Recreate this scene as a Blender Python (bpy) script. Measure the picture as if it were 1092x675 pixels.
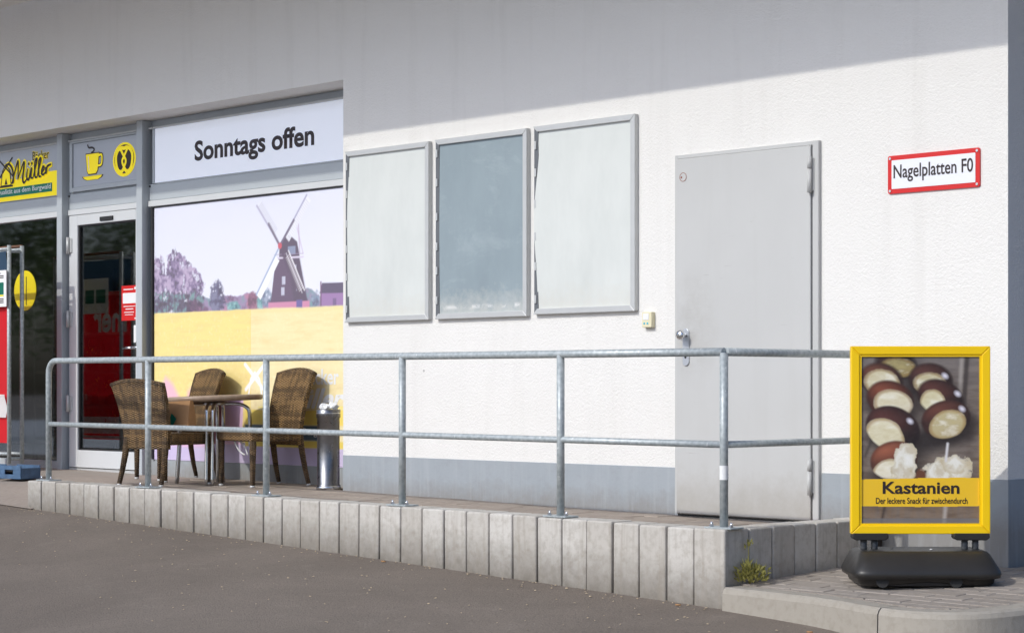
import bpy, bmesh, math, random
import numpy as np
from mathutils import Vector, Matrix
random.seed(11); RS = np.random.RandomState(7)
sc = bpy.context.scene; col = sc.collection
for o in list(bpy.data.objects): bpy.data.objects.remove(o)
R = math.radians; PI = math.pi

# ------------------------------------------------------------------ camera
cd = bpy.data.cameras.new('Camera'); cam = bpy.data.objects.new('Camera', cd); col.objects.link(cam)
cam.location = (5.466, -9.0, 0.755); cam.rotation_euler = (R(90), 0, R(45.2))
cd.sensor_width = 36; cd.lens = 2133/1092*36; cd.shift_y = 0.0692; cd.clip_start = 0.05; cd.clip_end = 2000
sc.camera = cam
# ------------------------------------------------------------------ sky, sun, exposure
SUN_EL, SUN_AZ = R(35.9), R(8)           # elevation; swing of the sun from the wall's normal towards the left
to_sun = Vector((-math.sin(SUN_AZ)*math.cos(SUN_EL), -math.cos(SUN_AZ)*math.cos(SUN_EL), math.sin(SUN_EL)))
w = bpy.data.worlds.new('World'); sc.world = w; w.use_nodes = True
nt = w.node_tree; nt.nodes.clear()
sky = nt.nodes.new('ShaderNodeTexSky'); sky.sky_type = 'NISHITA'; sky.sun_disc = False
sky.sun_elevation = SUN_EL; sky.sun_rotation = math.atan2(to_sun.x, to_sun.y)
sky.air_density = 1.0; sky.dust_density = 4.8; sky.ozone_density = 8.0
bg = nt.nodes.new('ShaderNodeBackground'); bg.inputs[1].default_value = 0.15
wo = nt.nodes.new('ShaderNodeOutputWorld'); nt.links.new(sky.outputs[0], bg.inputs[0]); nt.links.new(bg.outputs[0], wo.inputs[0])
sd = bpy.data.lights.new('Sun', 'SUN'); sd.energy = 2.0; sd.angle = R(0.55); sd.color = (1.0, 0.965, 0.88)
sun = bpy.data.objects.new('Sun', sd); col.objects.link(sun); sun.location = (0, -20, 15)
sun.rotation_euler = to_sun.to_track_quat('Z', 'Y').to_euler()
sc.view_settings.view_transform = 'Standard'; sc.view_settings.look = 'None'
sc.view_settings.exposure = 0.0; sc.view_settings.gamma = 1.0; sc.view_settings.use_curve_mapping = False

# ------------------------------------------------------------------ helpers
def lin(c):
    return tuple((v/255/12.92 if v/255 <= .04045 else ((v/255+.055)/1.055)**2.4) for v in c)
def tag(o, label=None, cat=None, group=None, kind=None):
    if label: o['label'] = label
    if cat: o['category'] = cat
    if group: o['group'] = group
    if kind: o['kind'] = kind
    return o
def empty(name, loc=(0, 0, 0), rz=0, label=None, cat=None, group=None):
    o = bpy.data.objects.new(name, None); o.empty_display_size = .1; col.objects.link(o)
    o.location = loc; o.rotation_euler = (0, 0, rz); return tag(o, label, cat, group)
def link(name, me, mat, parent=None):
    o = bpy.data.objects.new(name, me); col.objects.link(o)
    if mat is not None and not me.materials: me.materials.append(mat)
    if parent: o.parent = parent
    return o
def copy_tree(o, parent=None):
    c = o.copy(); col.objects.link(c); c.parent = parent
    for ch in list(o.children): copy_tree(ch, c)
    return c
class MB:
    def __init__(s): s.bm = bmesh.new()
    def box(s, x0, x1, y0, y1, z0, z1, bev=0, seg=1):
        r = bmesh.ops.create_cube(s.bm, size=1)
        for v in r['verts']:
            v.co = Vector((x0+(v.co.x+.5)*(x1-x0), y0+(v.co.y+.5)*(y1-y0), z0+(v.co.z+.5)*(z1-z0)))
        if bev:
            es = list({e for v in r['verts'] for e in v.link_edges})
            bmesh.ops.bevel(s.bm, geom=es, offset=bev, segments=seg, affect='EDGES', profile=.5)
        return s
    def prism(s, pts, a, b, axis='y', bev=0):
        # pts: outline in the two other axes; extruded from a to b along axis
        def P(p, t): return {'y': (p[0], t, p[1]), 'z': (p[0], p[1], t), 'x': (t, p[0], p[1])}[axis]
        v0 = [s.bm.verts.new(P(p, a)) for p in pts]; v1 = [s.bm.verts.new(P(p, b)) for p in pts]
        n = len(pts); fs = [s.bm.faces.new(v0), s.bm.faces.new(v1[::-1])]
        for i in range(n): fs.append(s.bm.faces.new((v0[i], v1[i], v1[(i+1) % n], v0[(i+1) % n])))
        bmesh.ops.recalc_face_normals(s.bm, faces=fs)
        if bev:
            es = list({e for f in fs for e in f.edges})
            bmesh.ops.bevel(s.bm, geom=es, offset=bev, segments=2, affect='EDGES', profile=.5)
        return s
    def face(s, pts):
        s.bm.faces.new([s.bm.verts.new(p) for p in pts]); return s
    def tube(s, pts, r, n=12, cap=True):
        pts = [Vector(p) for p in pts]; rings = []; m = len(pts)
        rr = r if isinstance(r, (list, tuple)) else [r]*m
        t0 = (pts[1]-pts[0]).normalized(); up = Vector((0, 0, 1)) if abs(t0.z) < .9 else Vector((1, 0, 0))
        nx = t0.cross(up).normalized()
        for i in range(m):
            t = (pts[min(i+1, m-1)]-pts[max(i-1, 0)]).normalized()
            nx = (nx-t*nx.dot(t)).normalized(); ny = t.cross(nx)
            rings.append([s.bm.verts.new(pts[i]+(nx*math.cos(2*PI*k/n)+ny*math.sin(2*PI*k/n))*rr[i]) for k in range(n)])
        fs = []
        for i in range(m-1):
            for k in range(n):
                f = s.bm.faces.new((rings[i][k], rings[i][(k+1) % n], rings[i+1][(k+1) % n], rings[i+1][k])); f.smooth = True; fs.append(f)
        if cap: fs += [s.bm.faces.new(rings[0][::-1]), s.bm.faces.new(rings[-1])]
        bmesh.ops.recalc_face_normals(s.bm, faces=fs)
        return s
    def lathe(s, prof, cx=0, cy=0, n=24):
        rings = [[s.bm.verts.new((cx+r*math.cos(2*PI*k/n), cy+r*math.sin(2*PI*k/n), z)) for k in range(n)] for r, z in prof]
        fs = []
        for i in range(len(prof)-1):
            for k in range(n):
                f = s.bm.faces.new((rings[i][k], rings[i][(k+1) % n], rings[i+1][(k+1) % n], rings[i+1][k])); f.smooth = True; fs.append(f)
        fs += [s.bm.faces.new(rings[0][::-1]), s.bm.faces.new(rings[-1])]
        bmesh.ops.recalc_face_normals(s.bm, faces=fs)
        return s
    def loft(s, rings, smooth=True, cap=True):
        vs = [[s.bm.verts.new(p) for p in r] for r in rings]; n = len(rings[0]); fs = []
        for i in range(len(rings)-1):
            for k in range(n):
                f = s.bm.faces.new((vs[i][k], vs[i][(k+1) % n], vs[i+1][(k+1) % n], vs[i+1][k])); f.smooth = smooth; fs.append(f)
        if cap: fs += [s.bm.faces.new(vs[0][::-1]), s.bm.faces.new(vs[-1])]
        bmesh.ops.recalc_face_normals(s.bm, faces=fs)
        return s
    def mesh(s, name):
        me = bpy.data.meshes.new(name); s.bm.to_mesh(me); s.bm.free(); return me
    def build(s, name, mat, parent=None): return link(name, s.mesh(name), mat, parent)

# ------------------------------------------------------------------ node materials
class NT:
    def __init__(s, name):
        m = bpy.data.materials.new(name); m.use_nodes = True; s.m = m; s.t = m.node_tree; s.t.nodes.clear()
        s.out = s.t.nodes.new('ShaderNodeOutputMaterial'); s.b = s.t.nodes.new('ShaderNodeBsdfPrincipled')
        s.t.links.new(s.b.outputs[0], s.out.inputs[0]); s.co = s.t.nodes.new('ShaderNodeTexCoord')
    def n(s, typ, **kw):
        x = s.t.nodes.new('ShaderNode'+typ)
        for k, v in kw.items():
            if k in x.inputs.keys(): s.set(x.inputs[k], v)
            else: setattr(x, k, v)
        return x
    def set(s, inp, v):
        if isinstance(v, bpy.types.NodeSocket): s.t.links.new(v, inp)
        elif isinstance(v, bpy.types.Node): s.t.links.new(v.outputs[0], inp)
        else:
            try: inp.default_value = v
            except Exception: inp.default_value = tuple(v)+(1,)
    def math(s, op, a, b=None, clamp=False):
        x = s.t.nodes.new('ShaderNodeMath'); x.operation = op; x.use_clamp = clamp
        s.set(x.inputs[0], a)
        if b is not None: s.set(x.inputs[1], b)
        return x.outputs[0]
    def noise(s, scale, detail=4, rough=.55, vec=None, dist=0):
        x = s.n('TexNoise', Scale=scale, Detail=detail, Roughness=rough, Distortion=dist)
        s.t.links.new(vec if vec is not None else s.co.outputs['Object'], x.inputs['Vector']); return x.outputs['Fac']
    def ramp(s, fac, stops):
        x = s.t.nodes.new('ShaderNodeValToRGB'); e = x.color_ramp.elements
        while len(e) < len(stops): e.new(.5)
        for el, (p, c) in zip(e, stops):
            el.position = p; el.color = (tuple(c)+(1,)) if not isinstance(c, (int, float)) else (c, c, c, 1)
        s.set(x.inputs[0], fac); return x.outputs[0]
    def mix(s, fac, a, b, mode='MIX'):
        x = s.t.nodes.new('ShaderNodeMix'); x.data_type = 'RGBA'; x.blend_type = mode
        s.set(x.inputs[0], fac); s.set(x.inputs[6], a if not isinstance(a, tuple) else a+(1,)); s.set(x.inputs[7], b if not isinstance(b, tuple) else b+(1,))
        return x.outputs[2]
    def bump(s, h, strength=.5, dist=.01, prev=None):
        x = s.n('Bump', Strength=strength, Distance=dist, Height=h)
        if prev is not None: s.t.links.new(prev, x.inputs['Normal'])
        s.t.links.new(x.outputs[0], s.b.inputs['Normal']); return x.outputs[0]
    def P(s, **kw):
        for k, v in kw.items():
            k = k.replace('_', ' ')
            s.set(s.b.inputs[k], v)
        return s.m
    def sep(s, which='Object'):
        x = s.t.nodes.new('ShaderNodeSeparateXYZ'); s.t.links.new(s.co.outputs[which], x.inputs[0]); return x.outputs

def simple(name, c, rough=.5, metal=0, var=.12, scale=6, bump=0, bscale=60, spec=.5):
    k = NT(name); f = k.noise(scale, 5, .6)
    cc = k.mix(f, tuple(v*(1-var) for v in c), tuple(min(1, v*(1+var)) for v in c))
    rr = k.math('ADD', k.math('MULTIPLY', k.noise(scale*3, 3), .2), rough-.1)
    k.P(Base_Color=cc, Roughness=rr, Metallic=metal); k.b.inputs['Specular IOR Level'].default_value = spec
    if bump: k.bump(k.noise(bscale, 4, .6), bump, .002)
    return k.m
M = {}
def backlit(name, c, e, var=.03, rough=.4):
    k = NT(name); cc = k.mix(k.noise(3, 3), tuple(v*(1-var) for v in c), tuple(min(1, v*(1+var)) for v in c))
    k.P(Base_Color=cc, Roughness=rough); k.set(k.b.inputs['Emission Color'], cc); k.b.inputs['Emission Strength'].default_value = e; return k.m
def plaster():
    k = NT('white_spatter_plaster'); big = k.noise(.7, 5, .6); mid = k.noise(5, 4)
    c = k.mix(big, (.745, .728, .695), (.795, .778, .745)); c = k.mix(k.math('MULTIPLY', mid, .25), c, (.70, .69, .67))
    # a few dark weather specks
    v = k.n('TexVoronoi', Scale=1.1); k.t.links.new(k.co.outputs['Object'], v.inputs['Vector'])
    sp = k.math('MULTIPLY', k.math('LESS_THAN', v.outputs['Distance'], .017), .55); c = k.mix(sp, c, (.2, .19, .18))
    k.P(Base_Color=c, Roughness=.92)
    rs = k.n('Mapping'); rs.inputs['Scale'].default_value = (5, 5, .35); k.t.links.new(k.co.outputs['Object'], rs.inputs[0])
    c2 = k.mix(k.ramp(k.noise(1, 5, .65, rs.outputs[0]), [(.52, 0), (.78, .30)]), c, (.60, .58, .54)); k.set(k.b.inputs['Base Color'], c2)      # faint rain streaks
    h = k.math('ADD', k.noise(64, 3, .6, dist=.6), k.math('MULTIPLY', k.noise(150, 2, .5), .4))
    k.bump(h, .5, .010); return k.m
M['plaster'] = plaster()
def plinth():
    k = NT('grey_blue_plinth_paint'); big = k.noise(1.6, 6, .65); st = k.noise(9, 5, .7)
    c = k.mix(big, lin((144, 152, 158)), lin((164, 169, 174))); c = k.mix(k.ramp(st, [(.52, 0), (.75, .35)]), c, lin((138, 140, 142)))
    z = k.sep()[2]; e = k.math('ADD', z, k.math('MULTIPLY', k.math('SUBTRACT', k.noise(10, 5, .7), .5), .22))
    c = k.mix(k.ramp(k.math('DIVIDE', e, .16), [(0, .6), (1, 0)]), c, lin((128, 120, 110)))
    ms = k.n('Mapping'); ms.inputs['Scale'].default_value = (22, 22, 1.5); k.t.links.new(k.co.outputs['Object'], ms.inputs[0])
    c = k.mix(k.ramp(k.noise(1, 4, .6, ms.outputs[0]), [(.5, 0), (.75, .4)]), c, lin((172, 176, 180)))
    k.P(Base_Color=c, Roughness=.8); k.bump(k.noise(45, 3), .18, .006); return k.m
M['plinth'] = plinth()
def asphalt():
    k = NT('worn_asphalt'); big = k.ramp(k.noise(.55, 6, .65, dist=.6), [(.3, 0), (.7, 1)]); fine = k.noise(95, 3, .65); med = k.noise(2.2, 6, .68, dist=.8)
    c = k.mix(big, (.150, .120, .094), (.225, .185, .148)); c = k.mix(k.ramp(med, [(.58, 0), (.80, .42)]), c, (.30, .26, .215))
    c = k.mix(k.ramp(fine, [(.35, .6), (.47, 0)]), c, (.075, .063, .052)); c = k.mix(k.ramp(fine, [(.64, 0), (.78, .4)]), c, (.34, .30, .25))
    sp = k.noise(38, 2, .5); c = k.mix(k.ramp(sp, [(.70, 0), (.74, .6)]), c, (.30, .27, .22))
    k.P(Base_Color=c, Roughness=.93); k.bump(fine, .7, .006); return k.m
M['asphalt'] = asphalt()
def concrete(name, lo, hi, dirt, zd=None):
    k = NT(name); oi = k.t.nodes.new('ShaderNodeObjectInfo')
    mp = k.n('VectorMath', operation='ADD'); k.t.links.new(k.co.outputs['Object'], mp.inputs[0])
    sc_ = k.n('VectorMath', operation='SCALE'); k.t.links.new(oi.outputs['Location'], sc_.inputs[0]); sc_.inputs['Scale'].default_value = 3.7
    k.t.links.new(sc_.outputs[0], mp.inputs[1]); vec = mp.outputs[0]
    a = k.noise(3.5, 6, .65, vec); b = k.noise(26, 5, .6, vec); f = k.noise(150, 2, .5, vec)
    c = k.mix(a, lo, hi); c = k.mix(k.ramp(b, [(.47, 0), (.75, .5)]), c, dirt)
    rnd = k.math('MULTIPLY', oi.outputs['Random'], .35); c = k.mix(rnd, c, dirt)
    if zd is not None:      # splashed-up street dirt along the foot, ragged
        gp = k.n('NewGeometry'); sx_ = k.n('SeparateXYZ'); k.t.links.new(gp.outputs['Position'], sx_.inputs[0])
        z = k.math('ADD', sx_.outputs[2], k.math('ADD', k.math('MULTIPLY', sx_.outputs[0], .0345), .33+.0345*.74))
        e = k.math('ADD', z, k.math('MULTIPLY', k.math('SUBTRACT', k.noise(14, 4, .7, vec), .5), .16))
        g = k.ramp(k.math('DIVIDE', k.math('SUBTRACT', e, zd[0]), zd[1]-zd[0]), [(0, .85), (.5, .45), (1, 0)])
        c = k.mix(g, c, tuple(v*.5 for v in dirt))
        ms = k.n('Mapping'); ms.inputs['Scale'].default_value = (30, 30, 2.2); k.t.links.new(vec, ms.inputs[0])
        c = k.mix(k.ramp(k.noise(1, 4, .6, ms.outputs[0]), [(.5, 0), (.72, .45)]), c, dirt)      # run-off streaks
    k.P(Base_Color=c, Roughness=.9); k.bump(k.math('ADD', b, k.math('MULTIPLY', f, .5)), .35, .004); return k.m
M['block'] = concrete('weathered_concrete_block', (.50, .472, .425), (.64, .612, .565), (.28, .24, .19), (-.02, .24))
M['kerb'] = concrete('kerb_concrete', (.36, .325, .275), (.45, .415, .36), (.24, .21, .165))
M['paver'] = concrete('grey_brown_paver', (.29, .25, .215), (.38, .335, .29), (.20, .17, .14))
M['floor_paver'] = concrete('platform_paver', (.31, .255, .21), (.40, .34, .285), (.23, .185, .15))
M['joint'] = simple('joint_sand', (.17, .145, .12), .95, bump=.4)
M['pavement'] = concrete('shop_pavement', (.30, .25, .21), (.39, .335, .285), (.21, .175, .145))
def galv():
    k = NT('galvanised_steel'); v = k.n('TexVoronoi', Scale=42); k.t.links.new(k.co.outputs['Object'], v.inputs['Vector'])
    c = k.mix(k.math('MULTIPLY', v.outputs['Distance'], 1.2), lin((150, 158, 160)), lin((184, 190, 190)))
    sp = k.noise(30, 4, .7); c = k.mix(k.ramp(sp, [(.62, 0), (.68, .8)]), c, lin((215, 218, 216)))
    k.P(Base_Color=c, Roughness=k.math('ADD', k.math('MULTIPLY', sp, .3), .34), Metallic=.25); return k.m
M['galv'] = galv()
M['alu'] = simple('brushed_aluminium', lin((196, 197, 196)), .4, .25, .06, 12)
M['alu_paint'] = simple('grey_powder_coat', lin((178, 184, 188)), .45, .0, .05, 5)
M['alu_light'] = simple('light_grey_powder_coat', lin((205, 207, 208)), .42, 0, .05, 5)
M['dark_gap'] = simple('dark_rubber_gasket', (.02, .02, .022), .7)
M['soffit'] = simple('cream_soffit_paint', (.86, .83, .77), .9, 0, .06, 2, .2)
M['steel_door'] = simple('grey_door_paint', lin((187, 187, 185)), .5, 0, .06, 1.7, .04, 20)
M['channel'] = simple('dark_grey_channel', lin((105, 108, 112)), .5, .2)  # dark grey of the open channel in the poster case frames
def door_paint():
    k = NT('scuffed_grey_door_paint'); x, y, z = k.sep()[0:3]; c = k.mix(k.noise(1.3, 5, .6), lin((181, 181, 179)), lin((196, 196, 194)))
    ms = k.n('Mapping'); ms.inputs['Scale'].default_value = (9, 9, .6); k.t.links.new(k.co.outputs['Object'], ms.inputs[0])
    c = k.mix(k.ramp(k.noise(1, 5, .6, ms.outputs[0]), [(.52, 0), (.85, .2)]), c, lin((170, 168, 163)))
    dx = k.math('POWER', k.math('MULTIPLY', k.math('ADD', x, .36), 5.0), 2.0); dz = k.math('POWER', k.math('MULTIPLY', k.math('SUBTRACT', z, 1.10), 2.6), 2.0)
    hand = k.math('MULTIPLY', k.math('SUBTRACT', 1.0, k.math('ADD', dx, dz), True), k.ramp(k.noise(7, 5, .7), [(.35, 0), (.7, .4)])); c = k.mix(hand, c, lin((150, 146, 138)))
    e = k.math('ADD', z, k.math('MULTIPLY', k.math('SUBTRACT', k.noise(9, 5, .75), .5), .35)); c = k.mix(k.ramp(k.math('DIVIDE', e, .30), [(0, .6), (1, 0)]), c, lin((150, 142, 130)))
    sc2 = k.n('Mapping'); sc2.inputs['Scale'].default_value = (3, 3, 60); k.t.links.new(k.co.outputs['Object'], sc2.inputs[0])
    c = k.mix(k.ramp(k.noise(1.5, 3, .6, sc2.outputs[0]), [(.70, 0), (.74, .3)]), c, lin((140, 138, 134)))
    k.P(Base_Color=c, Roughness=k.math('ADD', k.math('MULTIPLY', k.noise(5, 4), .25), .36)); k.bump(k.noise(3, 3), .06, .02); return k.m
M['door_paint'] = door_paint()
M['chrome'] = simple('polished_steel', (.72, .73, .75), .14, 1, .06, 9)
M['steel'] = simple('brushed_bin_steel', (.24, .24, .25), .3, 1, .4, 9)
M['black_plastic'] = simple('black_plastic', (.024, .022, .020), .42, 0, .3, 7, .12, 90)
M['yellow_frame'] = simple('yellow_enamel', lin((250, 205, 0)), .36, 0, .05, 4)
M['print_yellow'] = simple('yellow_film', lin((246, 226, 20)), .4, 0, .03, 3)
M['print_brown'] = simple('dark_brown_film', lin((46, 34, 34)), .45, 0, .1, 3)
M['print_green'] = simple('green_film', lin((0, 104, 84)), .4, 0, .05, 3)
M['print_white'] = simple('white_film', (.8, .8, .8), .45, 0, .03, 3)
M['print_grey'] = simple('grey_sign_panel', lin((160, 164, 174)), .4, 0, .03, 3)
M['sign_white'] = simple('white_sign_panel', lin((228, 230, 236)), .35, 0, .02, 2)
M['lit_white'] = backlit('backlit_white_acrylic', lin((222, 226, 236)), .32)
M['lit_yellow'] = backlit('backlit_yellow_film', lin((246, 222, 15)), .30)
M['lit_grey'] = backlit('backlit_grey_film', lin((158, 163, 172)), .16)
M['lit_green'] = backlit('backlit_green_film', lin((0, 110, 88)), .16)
M['red'] = simple('red_enamel', lin((205, 32, 30)), .38, 0, .06, 6)
M['ivory'] = simple('ivory_plastic', lin((222, 214, 180)), .45)
M['cyan'] = simple('cyan_button', lin((80, 180, 200)), .5)
M['navy'] = simple('navy_blue_cloth', lin((52, 78, 96)), .8, 0, .2, 8, .2)
M['teal'] = simple('teal_cloth', lin((40, 110, 120)), .85, 0, .2, 8, .2)
M['red_cloth'] = simple('red_tarpaulin', lin((205, 20, 34)), .6, 0, .12, 3, .3, 7)
def thin_cloth(name, c, tr=.22):
    k = NT(name); cc = k.mix(k.noise(3, 4), tuple(v*.9 for v in c), tuple(min(1, v*1.1) for v in c)); k.P(Base_Color=cc, Roughness=.65); k.bump(k.noise(7, 3), .3, .002)
    t = k.n('BsdfTranslucent'); k.set(t.inputs[0], cc); mx = k.n('MixShader'); mx.inputs[0].default_value = tr
    k.t.links.new(k.b.outputs[0], mx.inputs[1]); k.t.links.new(t.outputs[0], mx.inputs[2]); k.t.links.new(mx.outputs[0], k.out.inputs[0]); return k.m
M['red_cloth'] = thin_cloth('red_banner_cloth', lin((215, 14, 30))); M['white_cloth'] = thin_cloth('white_banner_cloth', (.78, .76, .74)); M['navy'] = thin_cloth('navy_banner_cloth', lin((46, 74, 96)), .2)
M['blue_plastic'] = simple('blue_crate_plastic', lin((70, 98, 128)), .7, 0, .6, 18)
M['paper'] = simple('white_paper', (.78, .78, .77), .8, 0, .05, 20)
M['kraft'] = simple('brown_paper', lin((165, 125, 85)), .85, 0, .12, 20, .15)
M['rust'] = simple('rusty_steel', lin((150, 80, 50)), .9, .2, .3, 20)
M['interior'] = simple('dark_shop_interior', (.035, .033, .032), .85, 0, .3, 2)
M['shelf'] = simple('dark_shelf_wood', (.06, .045, .035), .7, 0, .3, 6)
M['leaf_in'] = simple('houseplant_leaf', (.035, .075, .02), .6, 0, .4, 12)
M['flower'] = simple('yellow_flower', lin((240, 200, 30)), .7)
M['terracotta'] = simple('clay_pot', (.2, .1, .06), .85)
M['roof'] = simple('roof_sheet', (.35, .35, .36), .7)
M['tyre'] = simple('black_tyre', (.03, .03, .03), .85)
M['bark'] = simple('tree_bark', (.09, .07, .055), .95, 0, .3, 8, .6, 20)
def leafmat(name, a, b):
    k = NT(name); oi = k.noise(1.2, 4, .7); c = k.mix(oi, a, b); k.P(Base_Color=c, Roughness=.6)
    k.b.inputs['Subsurface Weight'].default_value = 0
    tr = k.n('BsdfTranslucent'); k.set(tr.inputs[0], c); ad = k.n('MixShader'); ad.inputs[0].default_value = .3
    k.t.links.new(k.b.outputs[0], ad.inputs[1]); k.t.links.new(tr.outputs[0], ad.inputs[2]); k.t.links.new(ad.outputs[0], k.out.inputs[0]); return k.m
M['leaf'] = leafmat('tree_leaf', (.045, .085, .02), (.11, .14, .04))
M['weed'] = leafmat('weed_leaf', (.20, .21, .045), (.40, .35, .11))
def glass():
    k = NT('shop_glass'); g = k.n('NewGeometry'); d = k.n('VectorMath', operation='DOT_PRODUCT')
    k.t.links.new(g.outputs['Normal'], d.inputs[0]); k.t.links.new(g.outputs['Incoming'], d.inputs[1])
    c = k.math('SUBTRACT', 1.0, k.math('ABSOLUTE', d.outputs['Value'])); p = k.math('POWER', c, 5.0)
    F = k.math('ADD', k.math('MULTIPLY', p, .84), .16)
    tr = k.n('BsdfTransparent'); tr.inputs[0].default_value = (.55, .58, .56, 1)
    gl = k.n('BsdfGlossy'); gl.inputs['Roughness'].default_value = .03; gl.inputs['Color'].default_value = (.95, .96, .97, 1)
    mx = k.n('MixShader'); k.set(mx.inputs[0], F); k.t.links.new(tr.outputs[0], mx.inputs[1]); k.t.links.new(gl.outputs[0], mx.inputs[2])
    k.t.links.new(mx.outputs[0], k.out.inputs[0]); return k.m
M['glass'] = glass()
def wicker(name, dark, mid, lite):
    k = NT(name); x, y, z = k.sep()[0:3]
    s_ = k.math('ADD', x, y)
    # vertical ribs every 26 mm, flat strands every 13 mm woven over and under
    rib = k.math('SINE', k.math('MULTIPLY', s_, 2*PI/.046))
    sgn = k.math('SIGN', rib)
    st = k.math('SINE', k.math('ADD', k.math('MULTIPLY', z, 2*PI/.018), k.math('MULTIPLY', sgn, PI/2)))
    st2 = k.math('SINE', k.math('MULTIPLY', k.math('ADD', y, k.math('MULTIPLY', x, .15)), 2*PI/.026))
    h = k.math('ADD', st, k.math('MULTIPLY', k.math('ABSOLUTE', rib), .7))
    f = k.math('ADD', k.math('MULTIPLY', h, .22), .38, True)
    c = k.ramp(f, [(0, dark), (.5, mid), (1, lite)])
    n1 = k.n('TexNoise', Scale=1, Detail=3); mp = k.n('Mapping'); mp.inputs['Scale'].default_value = (26, 26, 3)
    k.t.links.new(k.co.outputs['Object'], mp.inputs[0]); k.t.links.new(mp.outputs[0], n1.inputs['Vector'])
    n2 = k.n('TexNoise', Scale=1, Detail=3); mp2 = k.n('Mapping'); mp2.inputs['Scale'].default_value = (2, 2, 34)
    k.t.links.new(k.co.outputs['Object'], mp2.inputs[0]); k.t.links.new(mp2.outputs[0], n2.inputs['Vector'])
    pl = k.math('ADD', n1.outputs['Fac'], n2.outputs['Fac'])
    c = k.mix(k.ramp(k.math('MULTIPLY', pl, .5), [(.44, .8), (.53, 0)]), c, dark, 'MIX')
    k.P(Base_Color=c, Roughness=.55); k.bump(h, .8, .006); return k.m
M['wicker'] = wicker('brown_wicker', (.065, .036, .013), (.25, .145, .054), (.40, .25, .10))
M['wicker_leg'] = wicker('wrapped_wicker_leg', (.05, .03, .014), (.15, .09, .04), (.24, .15, .066))
def tabletop():
    k = NT('table_laminate'); mp = k.n('Mapping'); mp.inputs['Scale'].default_value = (3, 40, 3)
    k.t.links.new(k.co.outputs['Object'], mp.inputs[0]); a = k.noise(1, 5, .6, mp.outputs[0])
    k.P(Base_Color=k.mix(a, (.27, .18, .12), (.47, .36, .27)), Roughness=.35); return k.m
M['table'] = tabletop()
def sheet(name, a, b, rough, smudge=None):
    k = NT(name); f = k.noise(1.4, 4, .6); c = k.mix(f, a, b)
    if smudge:
        o = k.sep(); n_ = k.noise(9, 6, .7, dist=1)
        mpx = k.n('Mapping'); mpx.inputs['Scale'].default_value = (2.2, 1, 5); k.t.links.new(k.co.outputs['Object'], mpx.inputs[0])
        n2 = k.noise(1.1, 6, .68, mpx.outputs[0], .5)
        c = k.mix(k.ramp(n2, [(.52, 0), (.85, .6)]), c, smudge)
        low = k.math('MULTIPLY', k.ramp(k.math('ABSOLUTE', k.math('SUBTRACT', o[2], .075)), [(0, 1), (.02, 0)]), k.ramp(n_, [(.47, 0), (.55, .9)]))
        c = k.mix(low, c, (.8, .8, .8))
        rough = k.math('ADD', k.math('MULTIPLY', n_, .3), rough)
    mv = k.n('Mapping'); mv.inputs['Scale'].default_value = (3, 3, 1.1); k.t.links.new(k.co.outputs['Object'], mv.inputs[0])
    c = k.mix(k.ramp(k.noise(1.2, 6, .7, mv.outputs[0]), [(.42, 0), (.8, .5)]), c, tuple(v*.86 for v in a)); zz = k.sep()[2]
    c = k.mix(k.ramp(k.math('ADD', zz, k.math('MULTIPLY', k.math('SUBTRACT', k.noise(16, 5, .7), .5), .3)), [(.02, .55), (.20, 0)]), c, lin((205, 203, 194)))
    k.P(Base_Color=c, Roughness=rough); k.bump(k.noise(2.2, 2), .10, .02); return k.m
M['sheet'] = sheet('clouded_cover_sheet', lin((204, 208, 204)), lin((219, 221, 217)), .34)
M['sheet_blue'] = sheet('empty_silver_backing', lin((132, 146, 153)), lin((152, 165, 170)), .3, lin((182, 192, 196)))
def vcol(name, rough=.5, bump=0):
    k = NT(name); a = k.n('VertexColor', layer_name='print'); f = k.noise(60, 3)
    c = k.mix(k.math('MULTIPLY', f, .04), a.outputs[0], (.5, .5, .5))
    k.P(Base_Color=c, Roughness=rough)
    if bump: k.bump(k.noise(3.2, 3, .5, dist=.5), bump, .01)
    return k.m
M['banner'] = vcol('printed_banner', .6, .12)
M['poster'] = vcol('printed_poster', .38, .15)

def text(name, body, cx, z0, width, height, y, mat, parent, bold=0., shear=0., extra=None):
    """flat lettering facing -Y, its box fitted to width x height with the lower left corner at (cx, z0)"""
    cu = bpy.data.curves.new(name, 'FONT'); cu.body = body; cu.offset = bold; cu.shear = shear; cu.resolution_u = 4
    ob = bpy.data.objects.new(name, cu); col.objects.link(ob)
    dg = bpy.context.evaluated_depsgraph_get(); me = bpy.data.meshes.new_from_object(ob.evaluated_get(dg))
    bpy.data.objects.remove(ob)
    n = len(me.vertices); c = np.empty(n*3); me.vertices.foreach_get('co', c); c = c.reshape(-1, 3)
    a, b = c.min(0), c.max(0)
    o = np.zeros_like(c); o[:, 0] = cx+(c[:, 0]-a[0])/(b[0]-a[0])*width; o[:, 2] = z0+(c[:, 1]-a[1])/(b[1]-a[1])*height; o[:, 1] = y
    me.vertices.foreach_set('co', o.ravel()); me.update(); me.materials.clear()
    q = link(name, me, mat, parent); q['kind'] = 'stuff'; return q
def flat(name, polys, y, mat, parent):
    m = MB()
    for i, p in enumerate(polys): m.face([(a, y-2e-5*i, b) for a, b in p])
    o = m.build(name, mat, parent)
    if len(polys) > 1: o['kind'] = 'stuff'
    return o
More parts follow.
